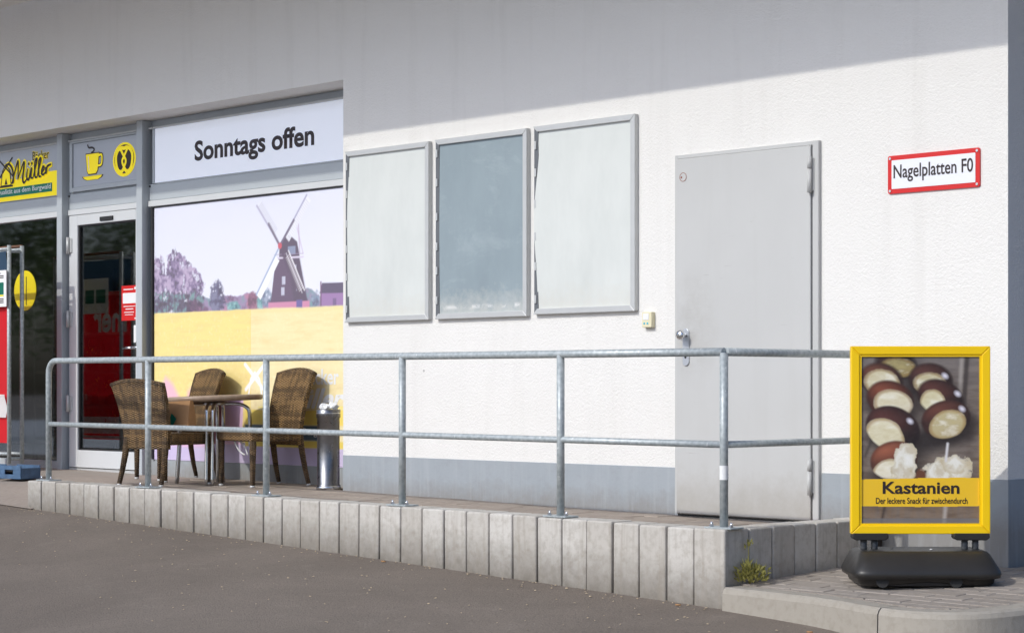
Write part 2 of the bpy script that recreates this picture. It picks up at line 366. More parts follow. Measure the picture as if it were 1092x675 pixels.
def ribbon(pts, wd):
    """outline polygon list of a stroke with round-ish joints; wd width or list"""
    out = []; n = len(pts); ws = wd if isinstance(wd, list) else [wd]*n
    for i in range(n-1):
        p, q = Vector(pts[i]), Vector(pts[i+1]); d = (q-p); d.normalize(); nn = Vector((-d.y, d.x))
        out.append([tuple(p+nn*ws[i]/2-d*ws[i]*.2), tuple(q+nn*ws[i+1]/2+d*ws[i+1]*.2), tuple(q-nn*ws[i+1]/2+d*ws[i+1]*.2), tuple(p-nn*ws[i]/2-d*ws[i]*.2)])
    return out
def ell(cx, cz, rx, rz, n=28): return [(cx+rx*math.cos(2*PI*i/n), cz+rz*math.sin(2*PI*i/n)) for i in range(n)]
def spline(pts, k=6):
    out = []; P = [Vector(p) for p in pts]
    for i in range(len(P)-1):
        a, b, c, d = P[max(i-1, 0)], P[i], P[i+1], P[min(i+2, len(P)-1)]
        for j in range(k):
            t = j/k; out.append(tuple(.5*((2*b)+(c-a)*t+(2*a-5*b+4*c-d)*t*t+(3*b-a-3*c+d)*t**3)))
    out.append(tuple(P[-1])); return out

# ================================================================== THE SETTING
def floor_z(X): return -.0107*(X+2)
def asphalt_z(X, Y): return -.33-.0345*(min(max(X, -9), 8)+.74)+.04*(min(max(Y, -12), -1.37)+1.37)
def walk_z(Y): return -.165+.04*min(max(Y, -3), 0)
BW_Y, BX1 = -1.37, -.737                      # retaining edge: front face and right face
xs = [-260, -60, -9, -7, -5, -3, -1, 0, 1, 3, 5, 8, 60, 260]; ys = [-260, -60, -12, -8, -5, -3, -2, -1.37, 0, 3, 60, 260]
m = MB(); g = [[m.bm.verts.new((x, y, asphalt_z(x, y))) for x in xs] for y in ys]
for j in range(len(ys)-1):
    for i in range(len(xs)-1): m.bm.faces.new((g[j][i], g[j][i+1], g[j+1][i+1], g[j+1][i]))
tag(m.build('asphalt_ground', M['asphalt']), kind='structure')

m = MB(); pxs = [-60, -9, 0, 8, 60]; pys = [-70, -12, -9, -6.2]; g = [[m.bm.verts.new((x, y, asphalt_z(x, y)+.006)) for x in pxs] for y in pys]  # pale paving added out of view to bounce light onto the shaded wall
for j in range(3):
    for i in range(4): m.bm.faces.new((g[j][i], g[j][i+1], g[j+1][i+1], g[j+1][i]))
M['bounce_paving'] = concrete('pale_bounce_paving', (.52, .535, .555), (.61, .62, .64), (.45, .45, .455))
tag(m.build('added_bounce_paving', M['bounce_paving']), kind='structure')

# left pavement ramping from the shop front down to the asphalt
m = MB(); pr = [(.9, 0), (-.35, 0), (-1.40, 1)]
xx = [-18, -14, -11, -9, -7.05]
gv = [[m.bm.verts.new((x, y, (floor_z(max(x, -10))-.012)*(1-t)+(asphalt_z(x, y)+.006)*t)) for x in xx] for y, t in pr]
for j in range(2):
    for i in range(4): m.bm.faces.new((gv[j+1][i], gv[j+1][i+1], gv[j][i+1], gv[j][i]))
tag(m.build('shop_pavement', M['pavement']), kind='structure')

# platform: bed plus single pavers
platform = tag(MB().prism([(-7.05, floor_z(-7.05)-.016), (-.9, floor_z(-.9)-.016), (-.9, -.6), (-7.05, -.6)], -1.19, .9, 'y').build('platform_floor', M['joint']), kind='structure')
pm = [MB().box(-.099, .099, -.099, .099, -.03, 0, .004).mesh('paver') for _ in range(1)]
slope = math.atan(.0107)
for j in range(8):
    y = -1.19+.1+j*.2
    if y > .35: break
    x = -7.0+(.1 if j % 2 else 0)
    while x < -.95:
        if not (y > -.02 and x > -5.4):
            o = link('paver', pm[0], M['floor_paver'], platform)
            o.location = (x, y, floor_z(x)+random.uniform(-.0025, .0025)); o.rotation_euler = (random.uniform(-.006, .006), slope+random.uniform(-.006, .006), 0)
        x += .2

# sidewalk on the right: bed, pavers, kerb stones
outer = spline([(-.733, -1.395), (-.14, -1.45), (.26, -1.56), (.50, -1.57), (.70, -1.46), (.82, -1.22), (.86, -.9), (.86, -.3), (.86, 1.5), (.86, 4), (.86, 8)], 8)
def off_path(path, d):
    out = []
    for i, p in enumerate(path):
        a, b = Vector(path[max(i-1, 0)]), Vector(path[min(i+1, len(path)-1)]); t = (b-a).normalized(); n = Vector((-t.y, t.x)); out.append(tuple(Vector(p)+n*d))
    return out
inner = off_path(outer, .125)
m = MB(); bed = [(-.737, -1.26)]+[p for p in inner if p[0] > -.72]+[(-.4, 8), (-.4, 0.02), (-.737, .02)]
vs = [m.bm.verts.new((x, y, walk_z(y)-.012)) for x, y in bed]
f = m.bm.faces.new(vs); bmesh.ops.triangulate(m.bm, faces=[f])
walk = tag(m.build('sidewalk', M['joint']), kind='structure')
def inside(p, poly):
    c = False; n = len(poly)
    for i in range(n):
        (x1, y1), (x2, y2) = poly[i], poly[(i+1) % n]
        if (y1 > p[1]) != (y2 > p[1]) and p[0] < (x2-x1)*(p[1]-y1)/(y2-y1)+x1: c = not c
    return c
full = MB().box(-.0985, .0985, -.0485, .0485, -.04, 0, .004).mesh('paver')
j = 0; y = -1.50
while y < 1.2:
    x = -.737+.1+(.1 if j % 2 else 0)
    if j % 2 and True: x -= .2
    while x < 1.0:
        cs = [(x+sx*.099, y+sy*.049) for sx in (-1, 1) for sy in (-1, 1)]
        ins = [inside(c, bed) for c in cs]
        if any(ins) or inside((x, y), bed):
            if all(ins) and not (y > -.04 and x < .1):
                o = link('paver', full, M['paver'], walk)
                o.location = (x, y, walk_z(y)+random.uniform(-.002, .002)); o.rotation_euler = (math.atan(.04)+random.uniform(-.008, .008) if y < 0 else 0, random.uniform(-.006, .006), random.uniform(-.006, .006))
            else:           # cut paver along the edge: clip the rectangle to the bed by sampling
                xa, xb = max(x-.0985, -.735), x+.0985; N = 10; ya, yb = y-.0485, min(y+.0485, 8)
                pts_t, pts_b = [], []
                for q in range(N+1):
                    X = xa+(xb-xa)*q/N; col_y = [ya+(yb-ya)*t/8 for t in range(9) if inside((X, ya+(yb-ya)*t/8), bed) and not (ya+(yb-ya)*t/8 > -.006 and X < .004)]
                    if col_y and max(col_y)-min(col_y) > .004: pts_b.append((X, min(col_y))); pts_t.append((X, max(col_y)))
                if len(pts_b) >= 2:
                    mm = MB(); pp = pts_b+pts_t[::-1]; z = walk_z(y); mm.prism(pp, z-.04, z, 'z'); mm.build('paver', M['paver'], walk)
        x += .2
    y += .1; j += 1
kerb = empty('kerb', (0, 0, 0)); tag(kerb, kind='structure')
def kerb_stone(i0, i1, trim0=0, trim1=0):
    P, rings = outer[i0:i1+1], []
    I = inner[i0:i1+1]
    for q, (a, b) in enumerate(zip(P, I)):
        A, B = Vector(a), Vector(b)
        if q == 0: sh = (Vector(P[1])-A).normalized()*.004
        elif q == len(P)-1: sh = (Vector(P[-2])-A).normalized()*.004
        else: sh = Vector((0, 0))
        A, B = A+sh, B+sh; zt = walk_z(A.y)+.002; zb = asphalt_z(A.x, A.y)-.12; d = (B-A).normalized()
        pf = [(A-d*.012, zb), (A-d*.006, zt-.03), (A+d*.003, zt-.010), (A+d*.016, zt), (B, zt), (B, zb)]
        rings.append([(p.x, p.y, z) for p, z in pf])
    MB().loft(rings, smooth=False).build('kerb_stone', M['kerb'], kerb)
for a, b in ((0, 17), (17, 47), (47, 56), (56, 64), (64, 72), (72, 80)): kerb_stone(a, min(b, len(outer)-1))

# ------------------------------------------------------------------ building
bld = empty('shop_building', (0, 0, 0), 0, 'white plastered shop building with grey painted plinth and roof overhang', 'building')
SX0, SX1, LZ = -12.6, -5.269, 2.90
MB().prism([(-18, -.6), (SX0, -.6), (SX0, LZ), (SX1, LZ), (SX1, -.6), (0, -.6), (0, 4.06), (-18, 4.06)], 0, .5, 'y').build('front_wall', M['plaster'], bld)
MB().box(-.4, 0, .5, 9, -.6, 4.06).build('side_wall', M['plaster'], bld)
MB().box(SX1, -2.222, -.004, .03, -.6, .284, .002).build('plinth', M['plinth'], bld)
MB().prism([(-1.166, .03), (-1.166, -.004), (.004, -.004), (.004, 9), (-.03, 9), (-.03, .03)], -.6, .283, 'z').build('plinth', M['plinth'], bld)
ro = MB().box(-19, 2.2, -2.06, 9.4, 4.3, 4.42).build('roof', M['roof'], bld)
MB().box(-19, 2.2, -2.06, 9.4, 4.01, 4.3).build('soffit', M['soffit'], ro)
# dark shop room behind the glass
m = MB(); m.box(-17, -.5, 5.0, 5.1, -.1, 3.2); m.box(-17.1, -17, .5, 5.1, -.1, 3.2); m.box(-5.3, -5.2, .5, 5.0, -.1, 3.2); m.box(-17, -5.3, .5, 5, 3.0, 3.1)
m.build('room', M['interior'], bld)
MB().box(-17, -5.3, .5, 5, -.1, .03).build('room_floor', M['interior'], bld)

# ------------------------------------------------------------------ shop front of aluminium bars
YF = .28
sf = empty('storefront', (-8.9, YF, .05), 0, 'grey aluminium shop front framing the glass and the mural', 'shop front')
def sfp(name, b, mat='alu_paint'):
    x0, x1, y0, y1, z0, z1 = b; return MB().box(x0+8.9, x1+8.9, y0-YF, y1-YF, z0-.05, z1-.05, .003).build(name, M[mat], sf)
for X in (-9.24, -8.06, -11.2): sfp('mullion', (X-.04, X+.04, .205, .36, .02, 2.897))
sfp('head_bar', (SX0, SX1, .30, .36, 2.84, 2.898))
for a, b in ((SX0, -11.24), (-11.16, -9.28), (-9.2, -8.1), (-8.02, SX1)):
    sfp('panel_frame', (a+.002, b-.002, .262, .31, 2.826, 2.842), 'alu_light')
    sfp('transom', (a+.002, b-.002, .275, .36, 2.255, 2.385))
    sfp('transom_sill', (a+.002, b-.002, .262, .36, 2.205, 2.252), 'alu_light')
for a, b in ((SX0, -11.24), (-11.16, -9.28)):
    sfp('bottom_rail', (a+.002, b-.002, .262, .34, -.02, .13), 'alu_paint')
sfp('base_panel', (-8.02+.002, SX1-.002, .285, .36, -.02, .178), 'plinth')
sfp('jamb', (SX1-.05, SX1-.002, .24, .36, .18, 2.2), 'alu_light')
for X in (-8.005, -8.12, -9.19):
    for z in (2.37,): sfp('screw', (X-.008, X+.008, .268, .276, z-.008, z+.008), 'dark_gap')
for a, b in ((SX0, -11.24), (-11.16, -9.28)):
    sfp('pane', (a+.004, b-.004, .30, .306, .13, 2.205), 'glass')

# shop sign left: grey over yellow with script lettering
def bezpoly(pts, k=5): return spline(pts, k)
sg = empty('bakery_sign', (-10.2, .262, 2.385), 0, 'bakery sign, yellow and grey, with brown script name and green strip', 'sign')
def loc(o, e): o.location = -Vector(e.location); return o
def S(o): return loc(o, sg)
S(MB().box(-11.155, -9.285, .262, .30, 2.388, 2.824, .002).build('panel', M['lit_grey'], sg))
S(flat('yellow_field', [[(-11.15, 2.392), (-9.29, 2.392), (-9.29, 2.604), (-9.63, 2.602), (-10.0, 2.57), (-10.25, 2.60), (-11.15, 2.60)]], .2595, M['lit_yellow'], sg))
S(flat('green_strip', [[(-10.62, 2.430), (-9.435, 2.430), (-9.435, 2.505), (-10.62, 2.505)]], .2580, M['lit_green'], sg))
S(text('strip_lettering', 'Qualität aus dem Burgwald', -10.34, 2.442, .885, .056, .2568, M['print_white'], sg, .012))
for nm, mt, off, wd in (('name_outline', 'lit_yellow', .2587, .026), ('name_script', 'print_brown', .2530, 0)):
    # brush lettering of the name, drawn as strokes
    Sx = []
    def st(pts, wmax):
        p = spline(pts, 6); n = len(p); Sx.extend(ribbon(p, [max(.006, wmax*(.55+.45*math.sin(PI*i/(n-1))))+wd for i in range(n)]))
    X0 = -10.10
    st([(X0-.10, 2.70), (X0-.03, 2.715), (X0+.03, 2.66), (X0+.045, 2.56), (X0+.015, 2.545)], .025)
    st([(X0+.02, 2.545), (X0+.10, 2.70), (X0+.125, 2.715), (X0+.12, 2.57)], .025)
    st([(X0+.12, 2.575), (X0+.20, 2.695), (X0+.225, 2.70), (X0+.20, 2.57), (X0+.225, 2.535), (X0+.27, 2.57)], .025)
    st([(X0+.28, 2.65), (X0+.265, 2.58), (X0+.30, 2.56), (X0+.345, 2.65), (X0+.335, 2.575), (X0+.37, 2.565)], .025)
    for dx in (.295, .345): st([(X0+dx, 2.685), (X0+dx+.012, 2.70)], .025)
    st([(X0+.37, 2.57), (X0+.43, 2.70), (X0+.425, 2.725), (X0+.40, 2.69), (X0+.40, 2.58), (X0+.435, 2.565)], .025)
    st([(X0+.435, 2.57), (X0+.495, 2.70), (X0+.49, 2.725), (X0+.465, 2.69), (X0+.465, 2.58), (X0+.50, 2.57)], .025)
    st([(X0+.50, 2.59), (X0+.55, 2.63), (X0+.535, 2.65), (X0+.51, 2.61), (X0+.53, 2.58), (X0+.575, 2.60)], .025)
    st([(X0+.575, 2.64), (X0+.58, 2.59), (X0+.60, 2.645), (X0+.66, 2.66)], .025)
    S(flat(nm, Sx, off, M[mt], sg))
S(text('small_lettering', 'Bäcker', -9.75, 2.713, .27, .082, .2575, M['lit_yellow'], sg, .03))
S(text('small_lettering', 'Bäcker', -9.748, 2.716, .266, .076, .2565, M['print_brown'], sg, .012))
ml = [[(-10.27, 2.53), (-10.10, 2.53), (-10.125, 2.66), (-10.245, 2.66)], [(-10.25, 2.66), (-10.12, 2.66), (-10.185, 2.72)]]
S(flat('mill_emblem', ml, .2583, M['lit_yellow'], sg))
S(flat('mill_emblem_lines', ribbon([(-10.27, 2.53), (-10.245, 2.66), (-10.185, 2.72), (-10.125, 2.66), (-10.10, 2.53), (-10.27, 2.53)], .012)+ribbon([(-10.30, 2.76), (-10.06, 2.60)], .016)+ribbon([(-10.30, 2.60), (-10.08, 2.77)], .016)+[[(-10.21, 2.54), (-10.16, 2.54), (-10.185, 2.60)], [(-10.30, 2.515), (-10.07, 2.515), (-10.07, 2.53), (-10.30, 2.53)]], .2572, M['print_brown'], sg))
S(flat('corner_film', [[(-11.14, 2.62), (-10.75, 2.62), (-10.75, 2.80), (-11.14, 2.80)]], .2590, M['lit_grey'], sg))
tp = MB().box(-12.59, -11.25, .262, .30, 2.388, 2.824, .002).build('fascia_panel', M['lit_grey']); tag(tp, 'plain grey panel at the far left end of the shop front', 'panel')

# icon panel: cup and pretzel
ic = empty('icon_panel', (-8.62, .268, 2.44), 0, 'grey panel with yellow coffee cup and pretzel above the shop door', 'sign')
def I(o): return loc(o, ic)
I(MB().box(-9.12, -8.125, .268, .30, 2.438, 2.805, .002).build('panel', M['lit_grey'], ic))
I(MB().box(-9.198, -8.102, .29, .33, 2.387, 2.825, .002).build('surround', M['alu_paint'], ic))
fr = MB(); fr.box(-9.16, -9.122, .255, .29, 2.40, 2.822); fr.box(-8.123, -8.105, .255, .29, 2.40, 2.822); fr.box(-9.122, -8.123, .255, .29, 2.808, 2.822); fr.box(-9.122, -8.123, .255, .29, 2.40, 2.435)
I(fr.build('frame', M['alu_paint'], ic))
cup = [(-8.925, 2.70), (-8.73, 2.70), (-8.75, 2.56), (-8.775, 2.535), (-8.885, 2.535), (-8.905, 2.56)]
grow = lambda P, c, s: [(c[0]+(x-c[0])*s, c[1]+(z-c[1])*s) for x, z in P]
hd = spline([(-8.735, 2.68), (-8.69, 2.68), (-8.685, 2.63), (-8.70, 2.60), (-8.748, 2.595)], 5)
sau = [(-8.975, 2.517), (-8.675, 2.517), (-8.69, 2.50), (-8.74, 2.483), (-8.91, 2.483), (-8.96, 2.50)]
I(flat('cup_outline', [grow(cup, (-8.83, 2.62), 1.1)]+ribbon(hd, .036)+[grow(sau, (-8.825, 2.5), 1.07)], .2665, M['print_brown'], ic))
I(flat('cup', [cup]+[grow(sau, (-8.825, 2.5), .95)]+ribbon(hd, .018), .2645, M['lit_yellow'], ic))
I(flat('cup_gleam', ribbon([(-8.885, 2.68), (-8.875, 2.57)], .010), .2625, M['print_white'], ic))
I(flat('steam', ribbon(spline([(-8.90, 2.78), (-8.88, 2.755), (-8.83, 2.752), (-8.80, 2.735), (-8.82, 2.715), (-8.845, 2.71)], 5), .016), .2650, M['print_brown'], ic))
pc = (-8.36, 2.615)
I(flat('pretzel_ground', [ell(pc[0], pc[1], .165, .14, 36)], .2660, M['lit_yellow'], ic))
I(flat('pretzel_outline', [ell(pc[0], pc[1]+.004, .143, .118, 36)], .2652, M['print_brown'], ic))
hrt = spline([(0, -.068), (.035, -.098), (.080, -.088), (.110, -.040), (.117, .03), (.088, .078), (.042, .096), (0, .092), (-.042, .096), (-.088, .078), (-.117, .03), (-.110, -.040), (-.080, -.088), (-.035, -.098), (0, -.068)], 4)
arm = spline([(-.018, -.082), (.018, -.035), (.024, -.005), (-.005, .03), (-.050, .088)], 5)
I(flat('pretzel', ribbon([(pc[0]+x, pc[1]+z) for x, z in hrt], .030)+ribbon([(pc[0]+x, pc[1]+z) for x, z in arm], .024)+ribbon([(pc[0]-x, pc[1]+z) for x, z in arm], .024), .2645, M['lit_yellow'], ic))

# light box sign
so = empty('sunday_sign', (-6.6, .262, 2.385), 0, 'long white sign reading Sonntags offen above the windmill mural', 'sign')
def L(o): return loc(o, so)
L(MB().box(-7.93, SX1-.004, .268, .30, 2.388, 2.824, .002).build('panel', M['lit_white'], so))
L(text('lettering', 'Sonntags offen', -7.39, 2.475, 1.475, .205, .266, M['print_brown'], so, .028))
fr = MB(); fr.box(-7.945, -7.931, .255, .30, 2.387, 2.825); fr.box(-7.931, SX1-.004, .2625, .268, 2.385, 2.392)
L(fr.build('frame', M['alu_paint'], so))

# ------------------------------------------------------------------ printed pictures (colour per vertex, flat print)
def canvas(x0, x1, z0, z1, nx, nz):
    X, Z = np.meshgrid(np.linspace(x0, x1, nx), np.linspace(z0, z1, nz)); return X, Z, np.zeros((nz, nx, 3))
def fbm(X, Z, s, seed, octv=5):
    r = np.random.RandomState(seed); out = np.zeros_like(X); amp = 1; tot = 0
    for o in range(octv):
        G = r.rand(64, 64); u = (X*s*2**o) % 64; v = (Z*s*2**o) % 64; i = np.floor(u).astype(int); j_ = np.floor(v).astype(int); fu = u-i; fv = v-j_
        fu = fu*fu*(3-2*fu); fv = fv*fv*(3-2*fv); g_ = lambda a, b: G[(j_+b) % 64, (i+a) % 64]
        out += amp*((g_(0, 0)*(1-fu)+g_(1, 0)*fu)*(1-fv)+(g_(0, 1)*(1-fu)+g_(1, 1)*fu)*fv); tot += amp; amp *= .55
    return out/tot
def sm(d, w): return np.clip(.5-d/w, 0, 1)      # soft edge of a signed distance
def put(C, a, c):
    c = np.array(lin(c)) if isinstance(c, tuple) else c
    C[:] = C*(1-a[..., None])+c*a[..., None]
def d_ell(X, Z, cx, cz, rx, rz, rot=0):
    c, s = math.cos(rot), math.sin(rot); u = (X-cx)*c+(Z-cz)*s; v = -(X-cx)*s+(Z-cz)*c
    q = np.sqrt((u/rx)**2+(v/rz)**2); return (q-1)*min(rx, rz)
def d_poly(X, Z, P):
    d = np.full(X.shape, 1e9); ins = np.zeros(X.shape, bool); n = len(P)
    for i in range(n):
        (ax, az), (bx, bz) = P[i], P[(i+1) % n]; ex, ez = bx-ax, bz-az
        t = np.clip(((X-ax)*ex+(Z-az)*ez)/(ex*ex+ez*ez+1e-12), 0, 1); d = np.minimum(d, np.hypot(X-ax-t*ex, Z-az-t*ez))
        if az != bz: ins ^= ((az > Z) != (bz > Z)) & (X < (bx-ax)*(Z-az)/(bz-az)+ax)
    return np.where(ins, -d, d)
def d_seg(X, Z, a, b, wd):
    ex, ez = b[0]-a[0], b[1]-a[1]; t = np.clip(((X-a[0])*ex+(Z-a[1])*ez)/(ex*ex+ez*ez), 0, 1); return np.hypot(X-a[0]-t*ex, Z-a[1]-t*ez)-wd/2
def print_mesh(name, X, Z, C, y):
    nz, nx = X.shape; me = bpy.data.meshes.new(name)
    V = np.stack([X, np.full_like(X, 0)+y, Z], -1).reshape(-1, 3)
    i = np.arange(nz*nx).reshape(nz, nx); F = np.stack([i[:-1, :-1], i[:-1, 1:], i[1:, 1:], i[1:, :-1]], -1).reshape(-1, 4)
    me.vertices.add(len(V)); me.vertices.foreach_set('co', V.ravel()); me.loops.add(F.size); me.loops.foreach_set('vertex_index', F.ravel().astype(np.int32))
    me.polygons.add(len(F)); me.polygons.foreach_set('loop_start', np.arange(0, F.size, 4, dtype=np.int32)); me.polygons.foreach_set('use_smooth', np.ones(len(F), bool)); me.update(calc_edges=True)
    a = me.color_attributes.new('print', 'FLOAT_COLOR', 'POINT'); K = np.ones((nz*nx, 4)); K[:, :3] = np.clip(C.reshape(-1, 3), 0, 1)*.95
    a.data.foreach_set('color', K.ravel()); me.validate(); return me

def make_mural():
    X, Z, C = canvas(-7.955, -5.325, .18, 2.203, 420, 324)
    t = np.clip((Z-1.3)/.9, 0, 1); put(C, np.ones_like(X), (232, 233, 246)); put(C, .35*fbm(X, Z*3, 1.2, 3)*t, (205, 212, 240))
    H = 1.345
    # distant tree line
    n = fbm(X, Z*.2, 7, 5); tl = H+.05+.10*n+.02*np.sin(X*9); a = sm(Z-tl, .012)*(X > -7.5); put(C, a, (150, 130, 165))
    n2 = fbm(X, Z, 14, 8); put(C, a*np.clip((n2-.5)*4, 0, 1), (110, 150, 155)); put(C, a*np.clip((.42-n2)*5, 0, 1), (110, 75, 110)); put(C, a*np.clip((fbm(X, Z, 9, 21)-.58)*6, 0, 1), (185, 120, 150))
    # big clump of trees left, small tree, bushes
    def tree(pts, seed, c1, c2, c3, rag=.07):
        r = .6*(fbm(X, Z, 9, seed)-.5)+.55*(fbm(X, Z, 30, seed+9)-.5); d = np.full(X.shape, 9.)
        for cx, cz, rx, rz in pts: d = np.minimum(d, d_ell(X, Z, cx, cz, rx, rz))
        a = sm(d+r*rag*2.2, .02); holes = np.clip((fbm(X, Z, 30, seed+1)-.56)*9, 0, 1)*(d > -.07)*(Z > 1.42); a = a*(1-.8*holes)
        put(C, a, c1); q = .5*fbm(X, Z, 12, seed+2)+.5*fbm(X, Z, 38, seed+3); put(C, a*np.clip((q-.49)*8, 0, 1), c2); put(C, a*np.clip((.48-q)*8, 0, 1), c3)
    tree([(-7.90, 1.60, .14, .20), (-7.66, 1.62, .17, .21), (-7.45, 1.55, .15, .14)], 31, (130, 110, 150), (185, 165, 195), (80, 65, 95))
    tree([(-7.86, 1.42, .20, .10), (-7.55, 1.41, .25, .09)], 35, (90, 80, 110), (110, 150, 150), (55, 45, 65), .04)
    tree([(-7.12, 1.49, .085, .085), (-7.16, 1.42, .07, .06), (-7.07, 1.43, .07, .06), (-7.12, 1.38, .03, .06)], 41, (85, 80, 115), (120, 120, 150), (55, 45, 80), .05)
    tree([(-7.40, 1.385, .12, .06)], 44, (95, 60, 95), (130, 90, 120), (60, 40, 70), .03)
    tree([(-6.66, 1.40, .07, .07)], 47, (130, 80, 110), (160, 110, 130), (100, 60, 85), .03)
    tree([(-6.57, 1.395, .045, .07), (-6.90, 1.375, .07, .035)], 51, (105, 160, 165), (150, 190, 190), (70, 110, 120), .03)
    tree([(-5.92, 1.40, .05, .06), (-6.5, 1.43, .06, .06)], 55, (120, 140, 165), (160, 170, 190), (90, 90, 120), .03)
    for k in range(6): put(C, sm(d_seg(X, Z, (-7.85+.09*k, H), (-7.84+.085*k+.03*math.sin(k*3), H+.16), .014), .01)*.7, (70, 50, 70))
    # barn at the right
    put(C, sm(d_poly(X, Z, [(-5.86, H), (-5.325, H), (-5.325, 1.50), (-5.84, 1.51), (-5.86, 1.48)]), .006), (150, 110, 165))
    put(C, sm(d_poly(X, Z, [(-5.87, 1.44), (-5.325, 1.43), (-5.325, 1.505), (-5.84, 1.515)]), .006), (70, 55, 90)); put(C, sm(d_seg(X, Z, (-5.855, H), (-5.855, 1.52), .016), .006), (110, 70, 110))
    put(C, sm(d_poly(X, Z, [(-5.72, H), (-5.68, H), (-5.68, 1.40), (-5.72, 1.40)]), .006), (110, 80, 130))
    # windmill
    put(C, sm(d_poly(X, Z, [(-6.385, 1.722), (-6.105, 1.715), (-6.02, 1.42), (-5.985, 1.345), (-6.475, 1.345), (-6.44, 1.42)]), .006), (84, 58, 92))
    put(C, sm(d_poly(X, Z, [(-6.24, 1.72), (-6.105, 1.715), (-6.02, 1.42), (-5.985, 1.345), (-6.16, 1.345)]), .03)*.6, (58, 42, 70))
    put(C, sm(d_poly(X, Z, [(-6.475, 1.335), (-5.985, 1.335), (-5.985, 1.39), (-6.475, 1.39)]), .006), (205, 130, 165))
    put(C, sm(d_poly(X, Z, [(-6.14, 1.335), (-6.07, 1.335), (-6.07, 1.40), (-6.14, 1.40)]), .006), (95, 80, 150))
    put(C, sm(d_poly(X, Z, [(-6.345, 1.72), (-6.34, 1.81), (-6.27, 1.875), (-6.22, 1.885), (-6.13, 1.83), (-6.10, 1.72)]), .006), (70, 50, 80))
    put(C, sm(d_poly(X, Z, [(-6.24, 1.74), (-6.15, 1.74), (-6.15, 1.80), (-6.24, 1.80)]), .006), (130, 140, 170))
    put(C, sm(d_seg(X, Z, (-6.40, 1.72), (-6.06, 1.715), .014), .006), (215, 205, 225)); put(C, sm(d_seg(X, Z, (-6.40, 1.745), (-6.06, 1.74), .006), .006)*.7, (160, 140, 170))
    for x_, z_ in ((-6.29, 1.55), (-6.16, 1.63), (-6.30, 1.47), (-6.12, 1.50)): put(C, sm(d_poly(X, Z, [(x_-.02, z_-.03), (x_+.02, z_-.03), (x_+.02, z_+.03), (x_-.02, z_+.03)]), .006), (190, 190, 210))
    hub = (-6.335, 1.81)
    # tail pole and fan stage behind
    put(C, sm(d_seg(X, Z, (-6.10, 1.75), (-6.12, 2.02), .012), .008)*.6, (170, 130, 170)); put(C, sm(d_seg(X, Z, (-6.06, 1.74), (-6.15, 1.98), .01), .008)*.6, (190, 160, 195))
    for tip, base_c, sail, solid in (((-6.615, 2.125), (178, 172, 200), (228, 230, 241), .5), ((-6.02, 2.165), (170, 168, 198), (240, 241, 248), .5), ((-6.62, 1.455), (160, 175, 205), (246, 248, 252), 1), ((-6.10, 1.435), (75, 50, 80), (240, 240, 240), 0)):
        dx, dz = tip[0]-hub[0], tip[1]-hub[1]; l_ = math.hypot(dx, dz); ux, uz = dx/l_, dz/l_; nx, nz = -uz, ux
        if nx < 0: nx, nz = -nx, -nz
        p0 = (hub[0]+ux*.09, hub[1]+uz*.09)
        quad = [p0, (p0[0]+nx*.065, p0[1]+nz*.065), (tip[0]+nx*.065, tip[1]+nz*.065), tip]
        a = sm(d_poly(X, Z, quad), .008)
        if solid == 1: put(C, a, sail)
        else:
            put(C, a*(.85 if solid else 1), sail if solid else (70, 48, 75))
            for k in range(18):
                q = .12+k*(l_-.13)/18; b = (hub[0]+ux*q, hub[1]+uz*q); put(C, sm(d_seg(X, Z, b, (b[0]+nx*.062, b[1]+nz*.062), .005), .008)*(.35 if solid else .9), (120, 110, 150) if solid else (240, 235, 240))
            if not solid:
                put(C, sm(d_seg(X, Z, quad[1], quad[2], .010), .006), (240, 238, 242)); put(C, sm(d_seg(X, Z, ((quad[0][0]+quad[1][0])/2, (quad[0][1]+quad[1][1])/2), ((quad[2][0]+quad[3][0])/2, (quad[2][1]+quad[3][1])/2), .006), .006), (235, 230, 240))
        put(C, sm(d_seg(X, Z, hub, tip, .016), .008), base_c)
    for tip in ((-6.47, 1.98), (-6.17, 1.99), (-6.235, 1.62)): put(C, sm(d_seg(X, Z, hub, tip, .024), .008)*.8, (72, 48, 82))
    put(C, sm(d_ell(X, Z, hub[0], hub[1], .024, .024), .006), (200, 70, 90))
    # corn field
    fz = sm(Z-(H+.012*(fbm(X, Z*0, 5, 61)-.5)), .012); n = fbm(X*2, Z*9, 4, 63)
    put(C, fz, (247, 229, 170)); put(C, fz*(X < -6.693), (250, 224, 128)); put(C, fz*np.clip((fbm(X*1.5, Z*14, 3, 67)-.45)*2.5, 0, 1)*.35, (226, 198, 118)); put(C, fz*np.clip((fbm(X*12, Z*12, 4, 68)-.55)*3, 0, 1)*.3, (255, 244, 205)); put(C, fz*np.clip((n-.5)*2.2, 0, 1)*.5, (232, 205, 125)); put(C, fz*np.clip((.95-Z)*1.2, 0, 1)*np.clip((fbm(X*3, Z*3, 9, 66)-.45)*4, 0, 1)*.6, (205, 165, 95))
    put(C, fz*sm(np.abs(X+6.693)-.004, .006)*.5, (235, 205, 90)); put(C, fz*sm(np.abs(Z-H+.02)-.012, .02)*.4, (235, 215, 130))
    # lower logo area: pink veil, dark red stripe, yellow line, lavender foot
    put(C, sm(Z-.335, .008), (205, 190, 226)); put(C, sm(Z-.335, .008)*np.clip((fbm(X, Z, 2.5, 71)-.45)*3, 0, 1)*.5, (188, 172, 216))
    put(C, sm(d_poly(X, Z, [(-7.955, .30), (-7.955, .62), (-7.80, .84), (-7.70, .78), (-7.60, .66), (-7.56, .5), (-7.50, .30)]), .05)*.85, (240, 178, 210))
